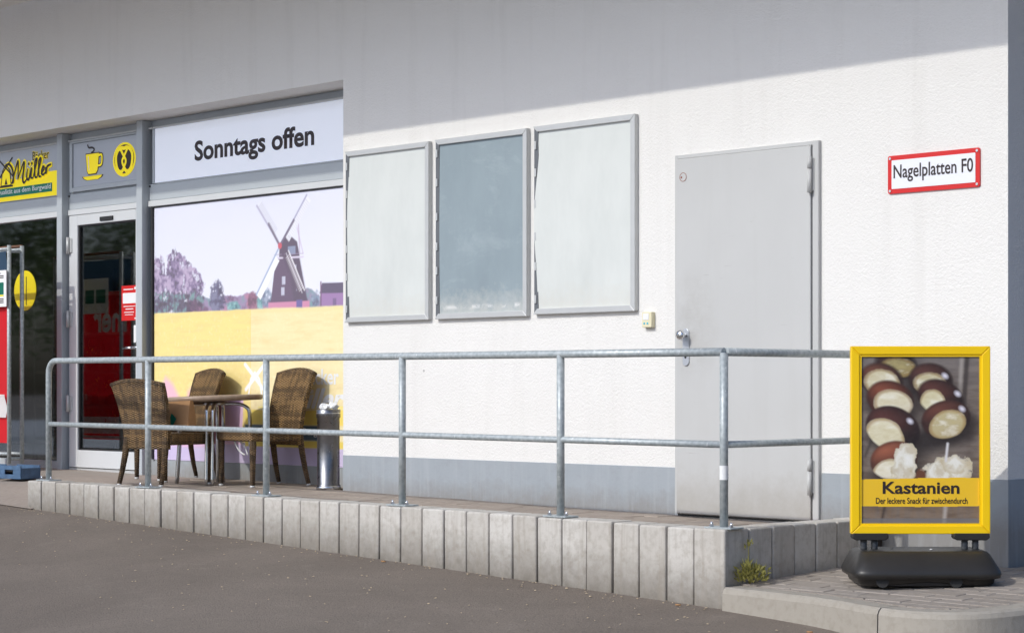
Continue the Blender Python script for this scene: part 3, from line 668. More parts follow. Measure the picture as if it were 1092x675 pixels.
    put(C, sm(d_poly(X, Z, [(-7.56, .30), (-7.50, .72), (-7.38, .80), (-7.30, .55), (-7.22, .30)]), .05)*.8, (236, 170, 203))
    put(C, sm(d_poly(X, Z, [(-7.19, .32), (-7.19, .66), (-7.02, .66), (-7.02, .32)]), .008), (150, 35, 60)); put(C, sm(d_poly(X, Z, [(-7.02, .32), (-7.02, .66), (-6.78, .68), (-6.80, .32)]), .008), (225, 185, 215))
    put(C, sm(d_poly(X, Z, [(-6.76, .31), (-5.4, .31), (-5.4, .362), (-6.76, .362)]), .008), (240, 212, 60)); put(C, sm(d_poly(X, Z, [(-6.76, .365), (-5.70, .365), (-5.70, .475), (-6.76, .475)]), .008), (25, 80, 98))
    put(C, sm(d_poly(X, Z, [(-6.76, .478), (-5.4, .478), (-5.4, .60), (-6.2, .58), (-6.76, .59)]), .008), (246, 216, 70)); put(C, sm(d_poly(X, Z, [(-6.60, .60), (-5.45, .60), (-5.45, .62), (-6.6, .61)]), .008), (245, 225, 110))
    # white mill emblem
    W = (252, 250, 248)
    for a_, b_ in (((-6.76, .93), (-6.52, .73)), ((-6.75, .74), (-6.53, .92))): put(C, sm(d_seg(X, Z, a_, b_, .03), .01), W)
    put(C, sm(np.abs(d_poly(X, Z, [(-6.72, .68), (-6.55, .68), (-6.585, .82), (-6.64, .87), (-6.69, .82)]))-.008, .008), W)
    C[:] = C*.90+np.array(lin((243, 238, 243)))*.10
    return X, Z, C
mu = empty('windmill_mural', (-6.64, .284, .18), 0, 'large printed banner of a dark windmill over a yellow field', 'mural')
X, Z, C = make_mural()
o = link('print', print_mesh('print', X, Z, C, .2800), M['banner'], mu); loc(o, mu)
loc(MB().box(-7.957, -5.322, .2815, .30, .179, 2.204).build('board', M['sign_white'], mu), mu)
fr = MB(); fr.box(-7.978, -7.957, .262, .30, .179, 2.204); fr.box(-7.957, -5.322, .272, .2795, 2.193, 2.2045)
loc(fr.build('edge_trim', M['dark_gap'], mu), mu)
loc(text('lettering', 'Bäcker', -6.06, .775, .41, .115, .2785, M['print_white'], mu, .02), mu)
loc(text('lettering', 'Müller', -6.30, .60, .72, .15, .2785, M['print_white'], mu, .035, .35), mu)
loc(text('lettering', 'Qualität aus dem Burgwald', -6.72, .39, .99, .068, .2785, M['print_white'], mu, .012), mu)

# ------------------------------------------------------------------ shop door
dr = empty('shop_door', (-8.65, .27, .06), 0, 'light grey glazed shop door with red notice and lever handle', 'door')
def Dn(o): return loc(o, dr)
x0, x1, z0, z1 = -9.165, -8.108, .085, 2.20
fr = MB(); fr.box(x0, x0+.125, .255, .32, z0, z1, .003); fr.box(x1-.075, x1, .255, .32, z0, z1, .003); fr.box(x0+.125, x1-.075, .255, .32, z1-.085, z1, .003); fr.box(x0+.125, x1-.075, .255, .32, z0, z0+.145, .003)
Dn(fr.build('leaf_frame', M['alu_light'], dr))
Dn(MB().box(x0+.125, x1-.075, .285, .291, z0+.145, z1-.085).build('pane', M['glass'], dr))
gk = MB(); a, b, c, d = x0+.125, x1-.075, z0+.145, z1-.085
gk.box(a, a+.012, .27, .284, c, d); gk.box(b-.012, b, .27, .284, c, d); gk.box(a+.012, b-.012, .27, .284, d-.012, d); gk.box(a+.012, b-.012, .27, .284, c, c+.012)
Dn(gk.build('gasket', M['dark_gap'], dr))
Dn(MB().box(x0-.02, x1+.02, .265, .34, .045, .078, .003).build('threshold', M['alu'], dr))
for z in (1.95, 1.33, .62): Dn(MB().tube([(x0+.012, .235, z-.07), (x0+.012, .235, z+.07)], .014, 10).box(x0+.0, x0+.05, .245, .256, z-.06, z+.06, .003).build('hinge', M['alu'], dr))
Dn(MB().box(-8.69, -8.50, .243, .256, 2.13, 2.165, .003).build('closer_plate', M['dark_gap'], dr))
h = MB(); h.box(-8.165, -8.125, .243, .256, .96, 1.13, .004); h.tube([(-8.145, .25, 1.075), (-8.145, .19, 1.075)], .011, 10); h.tube([(-8.145, .195, 1.075), (-8.20, .19, 1.075), (-8.275, .195, 1.07)], .011, 10)
Dn(h.build('handle', M['chrome'], dr))
rp = Dn(MB().box(-8.42, -8.20, .2795, .2835, 1.30, 1.585).build('notice', M['red'], dr))
nz = Dn(flat('notice_print', [[(-8.40, 1.44), (-8.215, 1.44), (-8.215, 1.525), (-8.40, 1.525)], [(-8.36, 1.39), (-8.25, 1.39), (-8.25, 1.398), (-8.36, 1.398)], [(-8.39, 1.413), (-8.22, 1.413), (-8.22, 1.419), (-8.39, 1.419)], [(-8.38, 1.365), (-8.24, 1.365), (-8.24, 1.371), (-8.38, 1.371)], [(-8.37, 1.345), (-8.25, 1.345), (-8.25, 1.35), (-8.37, 1.35)], [(-8.39, 1.55), (-8.25, 1.55), (-8.25, 1.558), (-8.39, 1.558)], ell(-8.225, 1.562, .012, .012, 12), [(-8.235, 1.312), (-8.21, 1.312), (-8.21, 1.322), (-8.235, 1.322)]], .2785, M['print_white'], dr))
Dn(MB().box(-8.245, -8.195, .280, .2838, 1.12, 1.26).build('card', M['paper'], dr))

# yellow round sticker on the window
yd = empty('round_sticker', (-9.95, .298, 1.6), 0, 'round yellow sticker with black stripes on the shop window', 'sticker')
o = MB().prism(ell(.015, 0, .18, .175, 36), -.0012, .0008, 'y').build('film', M['print_yellow'], yd)
o = flat('stripes', [[(x_, -.13), (x_+wd_, -.13), (x_+wd_, .12), (x_, .12)] for x_, wd_ in ((-.04, .03), (.03, .012))], -.0022, M['print_brown'], yd)

# ------------------------------------------------------------------ shelves with plants behind the left window
rk = empty('plant_rack', (-9.9, 1.15, .04), 0, 'dark rack of potted plants behind the left shop window', 'shelf')
for z in (.25, .55, .86, 1.20, 1.55): MB().box(-1.0, .6, -.18, .18, z-.02, z+.01, .003).build('shelf', M['shelf'], rk)
for x_ in (-.98, -.2, .58):
    for y_ in (-.17, .17): MB().box(x_-.015, x_+.015, y_-.015, y_+.015, 0, 1.8, .002).build('upright', M['dark_gap'], rk)
def clump(name, mat, n, rx, rz, size, parent=None, seed=1, up=.6):
    r = random.Random(seed); mm = MB()
    for i in range(n):
        a = r.uniform(0, 2*PI); q = r.random()**.5; c = Vector((rx*q*math.cos(a), rx*q*math.sin(a), rz*(.1+.9*r.random()*(1-.45*q))))
        d = Vector((c.x, c.y, up*rz*r.uniform(.2, 1.3))).normalized(); s = d.cross(Vector((r.uniform(-1, 1), r.uniform(-1, 1), r.uniform(-1, 1)))).normalized(); l_ = size*r.uniform(.6, 1.3); wd_ = l_*.42; nrm = d.cross(s)
        mid = c+d*l_*.5-nrm*l_*.06
        mm.bm.faces.new([mm.bm.verts.new(p) for p in (c, mid+s*wd_*.5, c+d*l_-nrm*l_*.18)]); mm.bm.faces.new([mm.bm.verts.new(p) for p in (c, c+d*l_-nrm*l_*.18, mid-s*wd_*.5)])
    o = mm.build(name, mat, parent); o['kind'] = 'stuff'; return o
k = 0
for z, zn in ((.26, 'lowest'), (.56, 'second lowest'), (.87, 'third'), (1.21, 'uppermost')):
    for x_, xn in ((-.75, 'first'), (-.4, 'second'), (-.1, 'third'), (.18, 'fourth'), (.42, 'last')):
        k += 1
        pp = empty('potted_plant', (-9.9+x_+random.uniform(-.04, .04), 1.15, .04+z), random.uniform(0, 6), '%s potted plant from the left on the %s shelf behind the window' % (xn, zn), 'plant', 'potted plants behind the shop window')
        MB().lathe([(.035, 0), (.05, .08), (.054, .085), (.045, .085)], n=12).build('pot', M['terracotta'], pp)
        o = clump('leaves', M['leaf_in'], 46, .085, .16, .07, pp, 200+k); o.location.z = .07
        if k % 4 == 0: o = clump('flowers', M['flower'], 18, .08, .12, .04, pp, 300+k); o.location.z = .13

# ------------------------------------------------------------------ steel door
sdz = empty('steel_door', (-1.7, 0, 0), 0, 'plain light grey steel door in the white wall', 'door')
ox = 1.7
fr = MB(); fr.box(-2.218+ox, -2.196+ox, -.018, .03, .003, 2.118, .002); fr.box(-1.214+ox, -1.172+ox, -.026, .03, -.005, 2.118, .003); fr.box(-2.196+ox, -1.214+ox, -.018, .03, 2.096, 2.118, .002)
fr.build('frame', M['steel_door'], sdz)
MB().box(-2.193+ox, -1.221+ox, -.034, .0, .018, 2.093, .003).build('leaf', M['door_paint'], sdz)
MB().box(-2.196+ox, -1.214+ox, -.015, .0, .003, .012).build('threshold', M['dark_gap'], sdz)
for z in (1.93, .26):
    hg = MB(); hg.tube([(-1.217+ox, -.048, z-.10), (-1.217+ox, -.048, z+.03)], .013, 10); hg.tube([(-1.217+ox, -.048, z+.035), (-1.217+ox, -.048, z+.10)], .013, 10); hg.box(-1.238+ox, -1.217+ox, -.040, -.030, z-.09, z+.09, .002); hg.box(-1.217+ox, -1.200+ox, -.034, -.024, z-.09, z+.09, .002)
    hg.build('hinge', M['steel_door'], sdz)
M['satin'] = simple('satin_steel', (.55, .57, .6), .4, .6)
es = MB().prism([(-2.115+ox+.024*math.cos(t_), (1.075 if math.sin(t_) > 0 else .905)+.024*math.sin(t_)) for t_ in [2*PI*i/20 for i in range(20)]], -.043, -.033, 'y', .002).build('escutcheon', M['satin'], sdz)
kb = MB(); kb.tube([(-2.115+ox, -.043, 1.06), (-2.115+ox, -.072, 1.06)], .012, 12)
kb.tube([(-2.115+ox, -.070, 1.06), (-2.115+ox, -.078, 1.06), (-2.115+ox, -.092, 1.06), (-2.115+ox, -.104, 1.06), (-2.115+ox, -.109, 1.06)], [.016, .026, .031, .024, .008], 16)
kb.build('knob', M['chrome'], es)
MB().prism([(-2.115+ox+.008*math.cos(t_), .935+.011*math.sin(t_)) for t_ in [2*PI*i/12 for i in range(12)]], -.0455, -.0425, 'y').build('key_cylinder', M['dark_gap'], es)
stk = MB().prism(ell(-2.14+ox, 1.985, .028, .028, 24), -.0352, -.0338, 'y').build('sticker', M['steel_door'], sdz)
flat('sticker_print', ribbon(ell(-2.14+ox, 1.985, .025, .025, 20)+[(-2.115+ox, 1.985)], .003)+[[(-2.157+ox, 1.979), (-2.147+ox, 1.979), (-2.147+ox, 1.989), (-2.157+ox, 1.989)]], -.0360, M['rust'], stk)
MB().lathe([(.05, -.012), (.05, 0), (.02, .004)], -1.195+ox, -.07, 14).build('foot_rosette', M['rust'], sdz)

# intercom box
ib = empty('bell_box', (-2.425, 0, 1.112), 0, 'small ivory box with two blue buttons beside the steel door', 'bell box')
MB().box(-.038, .038, -.034, .002, 0, .092, .003).build('case', M['ivory'], ib)
MB().box(-.028, .018, -.0365, -.033, .045, .083, .001).build('cover', M['print_white'], ib)
for x_ in (-.018, .008): MB().box(x_-.006, x_+.006, -.037, -.033, .018, .030, .001).build('button', M['cyan'], ib)

# red bordered sign
ns = empty('wall_sign', (-.443, 0, 1.79), 0, 'white sign with red border reading Nagelplatten F0 on the white wall', 'sign')
def rrect(x0, x1, z0, z1, r, n=5):
    P = []
    for cx, cz, a0 in ((x1-r, z1-r, 0), (x0+r, z1-r, 90), (x0+r, z0+r, 180), (x1-r, z0+r, 270)):
        for i in range(n+1): t_ = R(a0+90*i/n); P.append((cx+r*math.cos(t_), cz+r*math.sin(t_)))
    return P
MB().prism(rrect(-.283, .283, 0, .203, .012), -.010, .001, 'y').build('plate', M['red'], ns)
flat('white_field', [rrect(-.258, .258, .025, .178, .004)], -.0115, M['sign_white'], ns)
text('lettering', 'Nagelplatten F0', -.245, .058, .49, .095, -.0130, M['print_brown'], ns, .012)
for x_ in (-.268, .268):
    for z_ in (.015, .188): MB().prism(ell(x_, z_, .007, .007, 12), -.0145, -.009, 'y').build('screw', M['chrome'], ns)

# ------------------------------------------------------------------ poster cases
def case(x0, x1, z0, z1, mat, label, bulge, seed):
    W, H = x1-x0, z1-z0; e = empty('poster_case', (x0, 0, z0), 0, label, 'poster case', 'poster cases on the white wall'); b = .036; r = random.Random(seed)
    MB().box(.01, W-.01, -.012, .002, .01, H-.01).build('back_panel', M['alu'], e)
    for nm, P in (('frame_bar', [(0, 0), (W, 0), (W-b, b), (b, b)]), ('frame_bar', [(0, H), (b, H-b), (W-b, H-b), (W, H)]), ('frame_bar', [(W, 0.001), (W, H-.001), (W-b, H-b-.001), (W-b, b+.001)])):
        mm = MB(); fr_, bk = [(p[0], -.036, p[1]) for p in P], [(p[0], .0, p[1]) for p in P]
        mid = Vector((0, 0, 0)); mm.prism(P, -.036, .0, 'y', .003); mm.build(nm, M['alu'], e)
    # left bar stands open: a narrow channel with spring clips
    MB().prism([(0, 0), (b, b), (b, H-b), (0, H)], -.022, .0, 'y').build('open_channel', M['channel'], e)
    for i in range(6):
        z_ = H*(.09+.165*i)+r.uniform(-.02, .02); MB().box(.006, .024, -.032, -.022, z_-.026, z_+.026, .002).build('clip', M['alu'], e)
    nx, nz_ = 14, 22; mm = MB(); xl, xr, zl, zh = b*.98, W-b*.8, b*.8, H-b*.8; G = []
    for j_ in range(nz_+1):
        row = []
        for i in range(nx+1):
            u, v = i/nx, j_/nz_; le = -bulge*(.016*abs(math.sin(v*PI*1.1+.2))+.005*math.sin(v*9+seed))*(1-u)**3
            row.append(mm.bm.verts.new((xl+(xr-xl)*u+le*1.1, -.018-.010*(1-u)**2*bulge*abs(math.sin(v*PI)), zl+(zh-zl)*v)))
        G.append(row)
    for j_ in range(nz_):
        for i in range(nx): f_ = mm.bm.faces.new((G[j_][i], G[j_][i+1], G[j_+1][i+1], G[j_+1][i])); f_.smooth = True
    mm.build('cover_sheet', mat, e)
case(-5.215, -4.350, 1.205, 2.389, M['sheet'], 'left poster case with pale clouded sheet, nearest the mural', 1, 1)
case(-4.292, -3.432, 1.205, 2.391, M['sheet_blue'], 'middle poster case with dull blue grey sheet, empty and smudged', .4, 2)
case(-3.376, -2.519, 1.213, 2.394, M['sheet'], 'right poster case with pale sheet, nearest the steel door', 1.3, 3)

# ------------------------------------------------------------------ retaining edge of concrete blocks
rw = empty('retaining_wall', (-3.9, BW_Y, -.2), 0, 'low retaining edge of upright grey concrete blocks along the platform', 'retaining wall')
def rwz(X): return .058+.0052*(-X-.8)
bw = .1825
bmesh_list = [MB().box(-.0870, .0870, 0, .17, -.55, 0, .009, 2).mesh('block') for _ in range(1)]
corner = MB().box(-.098, .098, 0, .19, -.55, 0, .009, 2).mesh('block')
X = BX1-.100
o = link('block', corner, M['block'], rw); o.location = Vector((X, BW_Y-.004, rwz(X)+.002))-Vector(rw.location)
X -= .100+bw/2; nblk = 0
while X > -7.08:
    o = link('block', bmesh_list[0], M['block'], rw)
    o.location = Vector((X, BW_Y+random.uniform(-.004, .003), rwz(X)+random.uniform(-.003, .003)))-Vector(rw.location); o.rotation_euler = (random.uniform(-.006, .006), random.uniform(-.006, .006), random.uniform(-.012, .012)); X -= bw; nblk += 1
y = BW_Y+.19+bw/2
while y < -.02:
    o = link('block', bmesh_list[0], M['block'], rw); o.location = Vector((BX1+random.uniform(-.003, .003), y, rwz(-.8)+random.uniform(-.003, .003)))-Vector(rw.location); o.rotation_euler = (0, random.uniform(-.008, .008), R(90)+random.uniform(-.015, .015)); y += bw
MB().box(-7.0, BX1-.03, BW_Y+.03, BW_Y+.14, -.55, .03).build('mortar_backing', M['shelf'], rw).location = -Vector(rw.location)
MB().box(BX1-.14, BX1-.03, BW_Y+.15, -.005, -.55, .03).build('mortar_backing', M['shelf'], rw).location = -Vector(rw.location)

# ------------------------------------------------------------------ railing
rl = empty('railing', (-.803, -1.30, .058), 0, 'galvanised tube railing with two rails along the platform edge', 'railing')
RO = Vector(rl.location)
def rel(P): return [tuple(Vector(p)-RO) for p in P]
rr = .0212; PX = [-.803, -1.92, -3.188, -4.462, -5.742, -6.972]
def topz(X): return .93+.0022*(-X-.8)
def midz(X): return .473+.0035*(-X-.8)
arc = [(-6.972+.09-.09*math.sin(R(a)), -1.30, topz(-6.97)-.09+.09*math.cos(R(a))) for a in range(0, 91, 15)]
MB().tube(rel([(-.803, -1.30, topz(-.8))]+[(X, -1.30, topz(X)) for X in (-1.92, -3.188, -4.462, -5.742)]+arc+[(-6.972, -1.30, rwz(-6.97)+.005)]), rr, 14).build('top_rail', M['galv'], rl)
ca = [(-.803-.05+.05*math.sin(R(a)), -1.30+.05-.05*math.cos(R(a)), topz(-.8)) for a in range(0, 91, 15)]
MB().tube(rel([(-.803, -1.285, topz(-.8)+.0), (-.803, -.8, topz(-.8)), (-.803, -.06, topz(-.8))]), rr*.995, 14).build('top_rail', M['galv'], rl)
MB().tube(rel([(X, -1.30, midz(X)) for X in (-.803, -2, -4, -6.972)]), rr*.82, 12).build('middle_rail', M['galv'], rl)
MB().tube(rel([(-.803, -1.30, midz(-.8)), (-.803, -.06, midz(-.8))]), rr*.82, 12).build('middle_rail', M['galv'], rl)
plate_me = None
for i, (X, Y) in enumerate([(x, -1.30) for x in PX]+[(-.803, -.085)]):
    zb = rwz(X)
    if i != 5: MB().tube(rel([(X, Y, zb+.004), (X, Y, topz(X)-.004)]), rr, 14).build('post', M['galv'], rl)
    if plate_me is None:
        plate_me = MB().box(-.085, .085, -.052, .052, .001, .010, .002).mesh('base_plate')
        mm = MB(); mm.tube([(0, 0, 0), (0, 0, .024)], .006, 8); mm.prism([(.012*math.cos(R(60*q)), .012*math.sin(R(60*q))) for q in range(6)], .001, .011, 'z'); bolt_me = mm.mesh('bolt')
    p = link('base_plate', plate_me, M['galv'], rl); p.location = Vector((X, Y, zb))-RO
    for sx in (-.062, .062): b_ = link('bolt', bolt_me, M['chrome'], p); b_.location = (sx, -.02, .010)
o = MB().tube(rel([(-.803, -1.30, .30), (-.803, -1.30, .37)]), rr*1.04, 14, False).build('sticker', M['paper'], rl)

# ------------------------------------------------------------------ wicker chairs
def make_chair():
    e = empty('wicker_chair'); N = 12; V = 14
    # seat with rounded apron
    s = MB(); s.box(-.235, .235, -.245, .20, .335, .43, .022, 3); 
    for v in s.bm.verts:
        if v.co.z > .42: v.co.z -= .012*(1-(v.co.x/.235)**2)
        t = (v.co.y+.245)/.445; v.co.x *= 1-.09*t
    for f in s.bm.faces: f.smooth = True
    s.build('seat', M['wicker'], e)
    # curved shell back, wider at the top, arched top edge, leaning back
    b = MB(); rows = []
    for side in (0, 1):
        G = []
        for j in range(V+1):
            v = j/V; row = []
            for i in range(N+1):
                u = -1+2*i/N; hw = .195+.04*v**1.3; zt = .30+(.86-.035*u*u-.30)*v
                yb = .195+.015*v+.105*v**2.0-.035*u*u*(.4+.6*v)
                row.append(b.bm.verts.new((u*hw, yb+(.032 if side else 0), zt+(.004 if side else 0))))
            G.append(row)
        rows.append(G)
    A, B = rows
    for j in range(V):
        for i in range(N):
            for f in (b.bm.faces.new((A[j][i], A[j][i+1], A[j+1][i+1], A[j+1][i])), b.bm.faces.new((B[j][i+1], B[j][i], B[j+1][i], B[j+1][i+1]))): f.smooth = True
    for i in range(N): b.bm.faces.new((A[0][i+1], A[0][i], B[0][i], B[0][i+1])); b.bm.faces.new((A[V][i], A[V][i+1], B[V][i+1], B[V][i]))
    for j in range(V): b.bm.faces.new((A[j][0], A[j+1][0], B[j+1][0], B[j][0])); b.bm.faces.new((A[j+1][N], A[j][N], B[j][N], B[j+1][N]))
    bk = b.build('backrest', M['wicker'], e)
    rim = MB(); rim.tube([((A_u)*.236, .195+.015+.105-.035*A_u*A_u+.016, .862-.035*A_u*A_u) for A_u in np.linspace(-1, 1, 13)], .0175, 8); rim.build('top_rim', M['wicker_leg'], bk)
    for sx in (-1, 1):
        for front in (1, 0):
            if front: P = [(sx*.205, -.215, .345), (sx*.205, -.217, .17), (sx*.203, -.218, .012)]; rad = [.025, .021, .018]
            else: P = [(sx*.175, .205, .40), (sx*.18, .222, .25), (sx*.186, .245, .12), (sx*.190, .272, .012)]; rad = [.024, .022, .019, .016]
            mm = MB(); mm.tube(P, rad, 8)
            l_ = mm.build('leg', M['wicker_leg'], e); x_, y_, _ = P[-1]
            MB().tube([(x_, y_, 0), (x_, y_, .016)], rad[-1]*1.02, 8).build('foot_cap', M['alu'], l_)
    return e
ch = make_chair(); grp = 'wicker chairs round the table'
for i, (X, Y, rz, sz, lab) in enumerate([(-6.03, -.12, R(-4), .97, 'brown wicker chair facing the railing, beside the steel bin'), (-7.11, -.12, R(-10), .96, 'brown wicker chair half hidden behind the table top'), (-6.56, -.58, R(192), .87, 'brown wicker chair seen from behind, nearest the shop door')]):
    c_ = ch if i == 0 else copy_tree(ch)
    c_.location = (X, Y, floor_z(X)+.004); c_.rotation_euler = (0, 0, rz); c_.scale = (1.07 if sz < .9 else 1, 1, sz); tag(c_, lab, 'chair', grp)
# ------------------------------------------------------------------ table
tb = empty('bistro_table', (-6.49, -.20, floor_z(-6.49)+.004), 0, 'round brown bistro table on chrome legs among the chairs', 'table')
MB().lathe([(.20, .600), (.36, .602), (.373, .610), (.375, .626), (.371, .638), (.35, .641), (.01, .641)], n=48).build('table_top', M['table'], tb).rotation_euler = (R(1.2), R(-2.0), 0)
for a in (45, 135, 225, 315):
    c_, s_ = math.cos(R(a)), math.sin(R(a)); mm = MB()
    for q in (-.022, .022):
        ox_, oy_ = -s_*q, c_*q
        mm.tube(spline([(c_*.05+ox_, s_*.05+oy_, .582), (c_*.17+ox_, s_*.17+oy_, .582), (c_*.235+ox_, s_*.235+oy_, .555), (c_*.255+ox_, s_*.255+oy_, .50), (c_*.26+ox_, s_*.26+oy_, .30), (c_*.28+ox_, s_*.28+oy_, .0)], 5), .012, 10)
    mm.build('leg', M['chrome'], tb)
MB().lathe([(.05, .57), (.09, .572), (.09, .598), (.05, .599)], n=20).build('hub', M['chrome'], tb)
# paper bag on the near chair, cushion ties on the right chair
pb = empty('paper_bag', (-6.36, -.60, floor_z(-6.4)+.405), R(20), 'brown paper bag with green print standing on the near chair', 'bag')
mm = MB(); mm.loft([[(-.10, -.05, 0), (.10, -.05, 0), (.10, .05, 0), (-.10, .05, 0)], [(-.10, -.045, .10), (.10, -.045, .10), (.10, .045, .10), (-.10, .045, .10)], [(-.105, -.02, .20), (.10, -.025, .21), (.10, .015, .205), (-.10, .02, .20)]], False); mm.build('bag', M['kraft'], pb)
flat('print', [[(-.07, .05), (-.03, .03), (.0, .08), (-.04, .12)]], -.0505, M['print_green'], pb)
ct = empty('cushion_ties', (-6.14, -.24, floor_z(-6)+.40), 0, 'white cloth ties hanging from the seat of the right chair', 'cloth')
mm = MB(); mm.tube(spline([(0, .0, .0), (-.02, -.03, -.05), (.01, -.04, -.10), (.05, -.03, -.15), (.09, -.02, -.17)], 5), .006, 6); mm.build('tie', M['paper'], ct)
mm = MB(); mm.tube(spline([(0, 0, 0), (.02, -.02, -.03), (.03, -.03, -.07), (.08, -.02, -.10), (.11, -.01, -.17)], 5), .006, 6); mm.build('tie', M['paper'], ct)
# ------------------------------------------------------------------ steel bin
bn = empty('steel_bin', (-5.455, .02, floor_z(-5.4)+.002), 0, 'slim polished steel ashtray bin with crumpled paper on top', 'bin')
MB().lathe([(.086, 0), (.086, .03), (.080, .034), (.080, .50), (.086, .505), (.086, .56), (.080, .563), (.074, .563)], n=32).build('body', M['steel'], bn)
MB().lathe([(.088, .0), (.090, .012), (.088, .025)], n=32).build('foot_ring', M['chrome'], bn)
MB().tube([(.084*math.cos(t_), .084*math.sin(t_), .535) for t_ in np.linspace(0, 2*PI, 33)], .004, 6, False).build('bead', M['chrome'], bn)
r_ = random.Random(5)
for q in range(2):
    mm = MB(); bmesh.ops.create_icosphere(mm.bm, subdivisions=2, radius=.036)
    for v in mm.bm.verts: v.co = v.co*(1+r_.uniform(-.35, .3)); v.co.z *= .7
    o = mm.build('crumpled_paper', M['paper'], bn); o.location = ((-.035, .03, .01)[q], (.0, .02, -.04)[q], .578+.008*q)

# ------------------------------------------------------------------ customer stopper board
vd = Vector((.70957, -.70463))             # the board faces the car park corner
bd = empty('pavement_sign', (-.023, -.761, walk_z(-.76)+.003), math.atan2(vd.y, vd.x)+R(90), 'yellow framed pavement sign advertising Kastanien on a black base', 'sign')
BZ = .196                                  # board zero height above sidewalk
W, z0, z1, b = .674, .27, 1.18, .041
S_ = 220.
zt = .951+BZ; zb = .043+BZ; z0, z1 = zb, zt
for P in ([(-W/2, z0), (W/2, z0), (W/2-b, z0+b), (-W/2+b, z0+b)], [(-W/2, z1), (-W/2+b, z1-b), (W/2-b, z1-b), (W/2, z1)], [(-W/2, z0+.0005), (-W/2+b, z0+b+.0005), (-W/2+b, z1-b-.0005), (-W/2, z1-.0005)], [(W/2, z0+.0005), (W/2, z1-.0005), (W/2-b, z1-b-.0005), (W/2-b, z0+b+.0005)]):
    MB().prism(P, -.022, .022, 'y', .004).build('frame_bar', M['yellow_frame'], bd)
for P in ((-W/2+b, W/2-b, z0+b, z0+b+.010), (-W/2+b, W/2-b, z1-b-.010, z1-b), (-W/2+b, -W/2+b+.010, z0+b+.010, z1-b-.010), (W/2-b-.010, W/2-b, z0+b+.010, z1-b-.010)):
    MB().box(P[0], P[1], -.016, .016, P[2], P[3]).build('inner_lip', M['yellow_frame'], bd)
MB().box(-W/2+b+.001, W/2-b-.001, -.006, .006, z0+b+.001, z1-b-.001).build('back_plate', M['alu'], bd)
def make_poster():
    # print grid: u to the right, v downwards, in print units 131 x 176
    U, V_, C = canvas(0, 131, 0, 176, 300, 400)
    n = fbm(U/40, V_/14, 2, 91); put(C, np.ones_like(U), (120, 108, 100)); put(C, np.clip((n-.35)*2, 0, 1)*.6, (150, 138, 126)); put(C, np.clip((.5-n)*3, 0, 1)*.5, (84, 72, 66))
    put(C, np.clip((V_-95)/60, 0, 1)*.6*fbm(U/9, V_/40, 2, 12), (150, 118, 80)); put(C, np.clip((fbm(U/50, V_/7, 2, 14)-.5)*3, 0, 1)*.5, (90, 70, 54)); put(C, np.clip(1-V_/50, 0, 1)*.3, (150, 146, 146))
    for a_, b_, c_, w_ in (((118, -4), (113, 70), (60, 50, 46), 5), ((112, -4), (108, 60), (175, 166, 158), 4), ((22, 176), (30, 140), (60, 48, 42), 3), ((92, 176), (97, 120), (190, 180, 172), 4), ((4, 105), (24, 60), (70, 60, 54), 3)):
        put(C, sm(d_seg(U, V_, a_, b_, w_), 3)*.8, c_)
    put(C, sm(d_ell(U, V_, 86, 84, 44, 15, -.25), 14)*.85, (40, 32, 32)); put(C, sm(d_ell(U, V_, 20, 46, 18, 10), 12)*.7, (50, 38, 34)); put(C, sm(d_ell(U, V_, 62, 44, 16, 12), 10)*.7, (56, 44, 38)); put(C, sm(d_ell(U, V_, 60, 24, 12, 18), 10)*.7, (50, 38, 36)); put(C, sm(d_ell(U, V_, 40, 128, 36, 7), 8)*.6, (52, 40, 32)); put(C, sm(d_ell(U, V_, 100, 128, 30, 7), 8)*.6, (52, 40, 32))
    def nut(cx, cy, rx, ry, rot, ix, iy, irx, iry, irot, shell, inner_, bl, hx=None, hy=None):
        rx *= 1.14; ry *= 1.16; iy += ry*.20; ix -= rx*.04; irx *= 1.08; iry *= 1.12
        put(C, sm(d_ell(U, V_, cx+5, cy+ry*.6, rx*1.12, ry*.75, rot), 9)*.8, (40, 28, 24))
        a = sm(d_ell(U, V_, cx, cy, rx, ry, rot), bl); put(C, a, tuple(int(v*.72) for v in shell))
        put(C, a*sm(d_ell(U, V_, cx-rx*.35, cy-ry*.5, rx*.55, ry*.32, rot), ry*.7)*.75, tuple(min(255, int(v*1.25)+16) for v in shell))
        put(C, a*np.clip(((U-cx)/rx*.7+(V_-cy)/ry*.8)*.9, 0, 1), (26, 12, 10)); put(C, a*sm(-d_ell(U, V_, cx, cy, rx*.93, ry*.93, rot), ry*.25)*.5, (30, 14, 12))
        q = sm(d_ell(U, V_, ix, iy, irx*1.03, iry*1.03, irot)+(fbm(U/26, V_/26, 2, int(cx))-.5)*2.5, bl*1.1)*a; put(C, q, inner_)
        t = fbm(U/34, V_/16, 3, int(cx*3)); put(C, q*np.clip((t-.48)*4, 0, 1)*.6, (255, 250, 234)); put(C, q*np.clip((.47-t)*4, 0, 1)*.35, (205, 188, 132))
        put(C, q*np.clip(((U-ix)/irx*.35+(V_-iy)/iry*.8), 0, 1)*.4, (158, 128, 74)); put(C, q*sm(-d_ell(U, V_, ix, iy, irx*.92, iry*.92, irot), iry*.16)*.7, (172, 136, 78))
        if hx: put(C, sm(d_ell(U, V_, hx, hy, 3.4, 2.4, .6), 3.0)*.9, (238, 234, 244))
    nut(38, 8, 20, 13, .1, 42, 8, 16, 8, .1, (62, 36, 30), (168, 154, 106), 4)
    nut(22, 24, 21, 15, .2, 24, 24, 17, 12, .2, (100, 58, 42), (228, 218, 184), 3)
    nut(77, 24, 21, 15, .1, 77, 25, 15, 10, .1, (78, 44, 36), (214, 204, 168), 3, 93, 20)
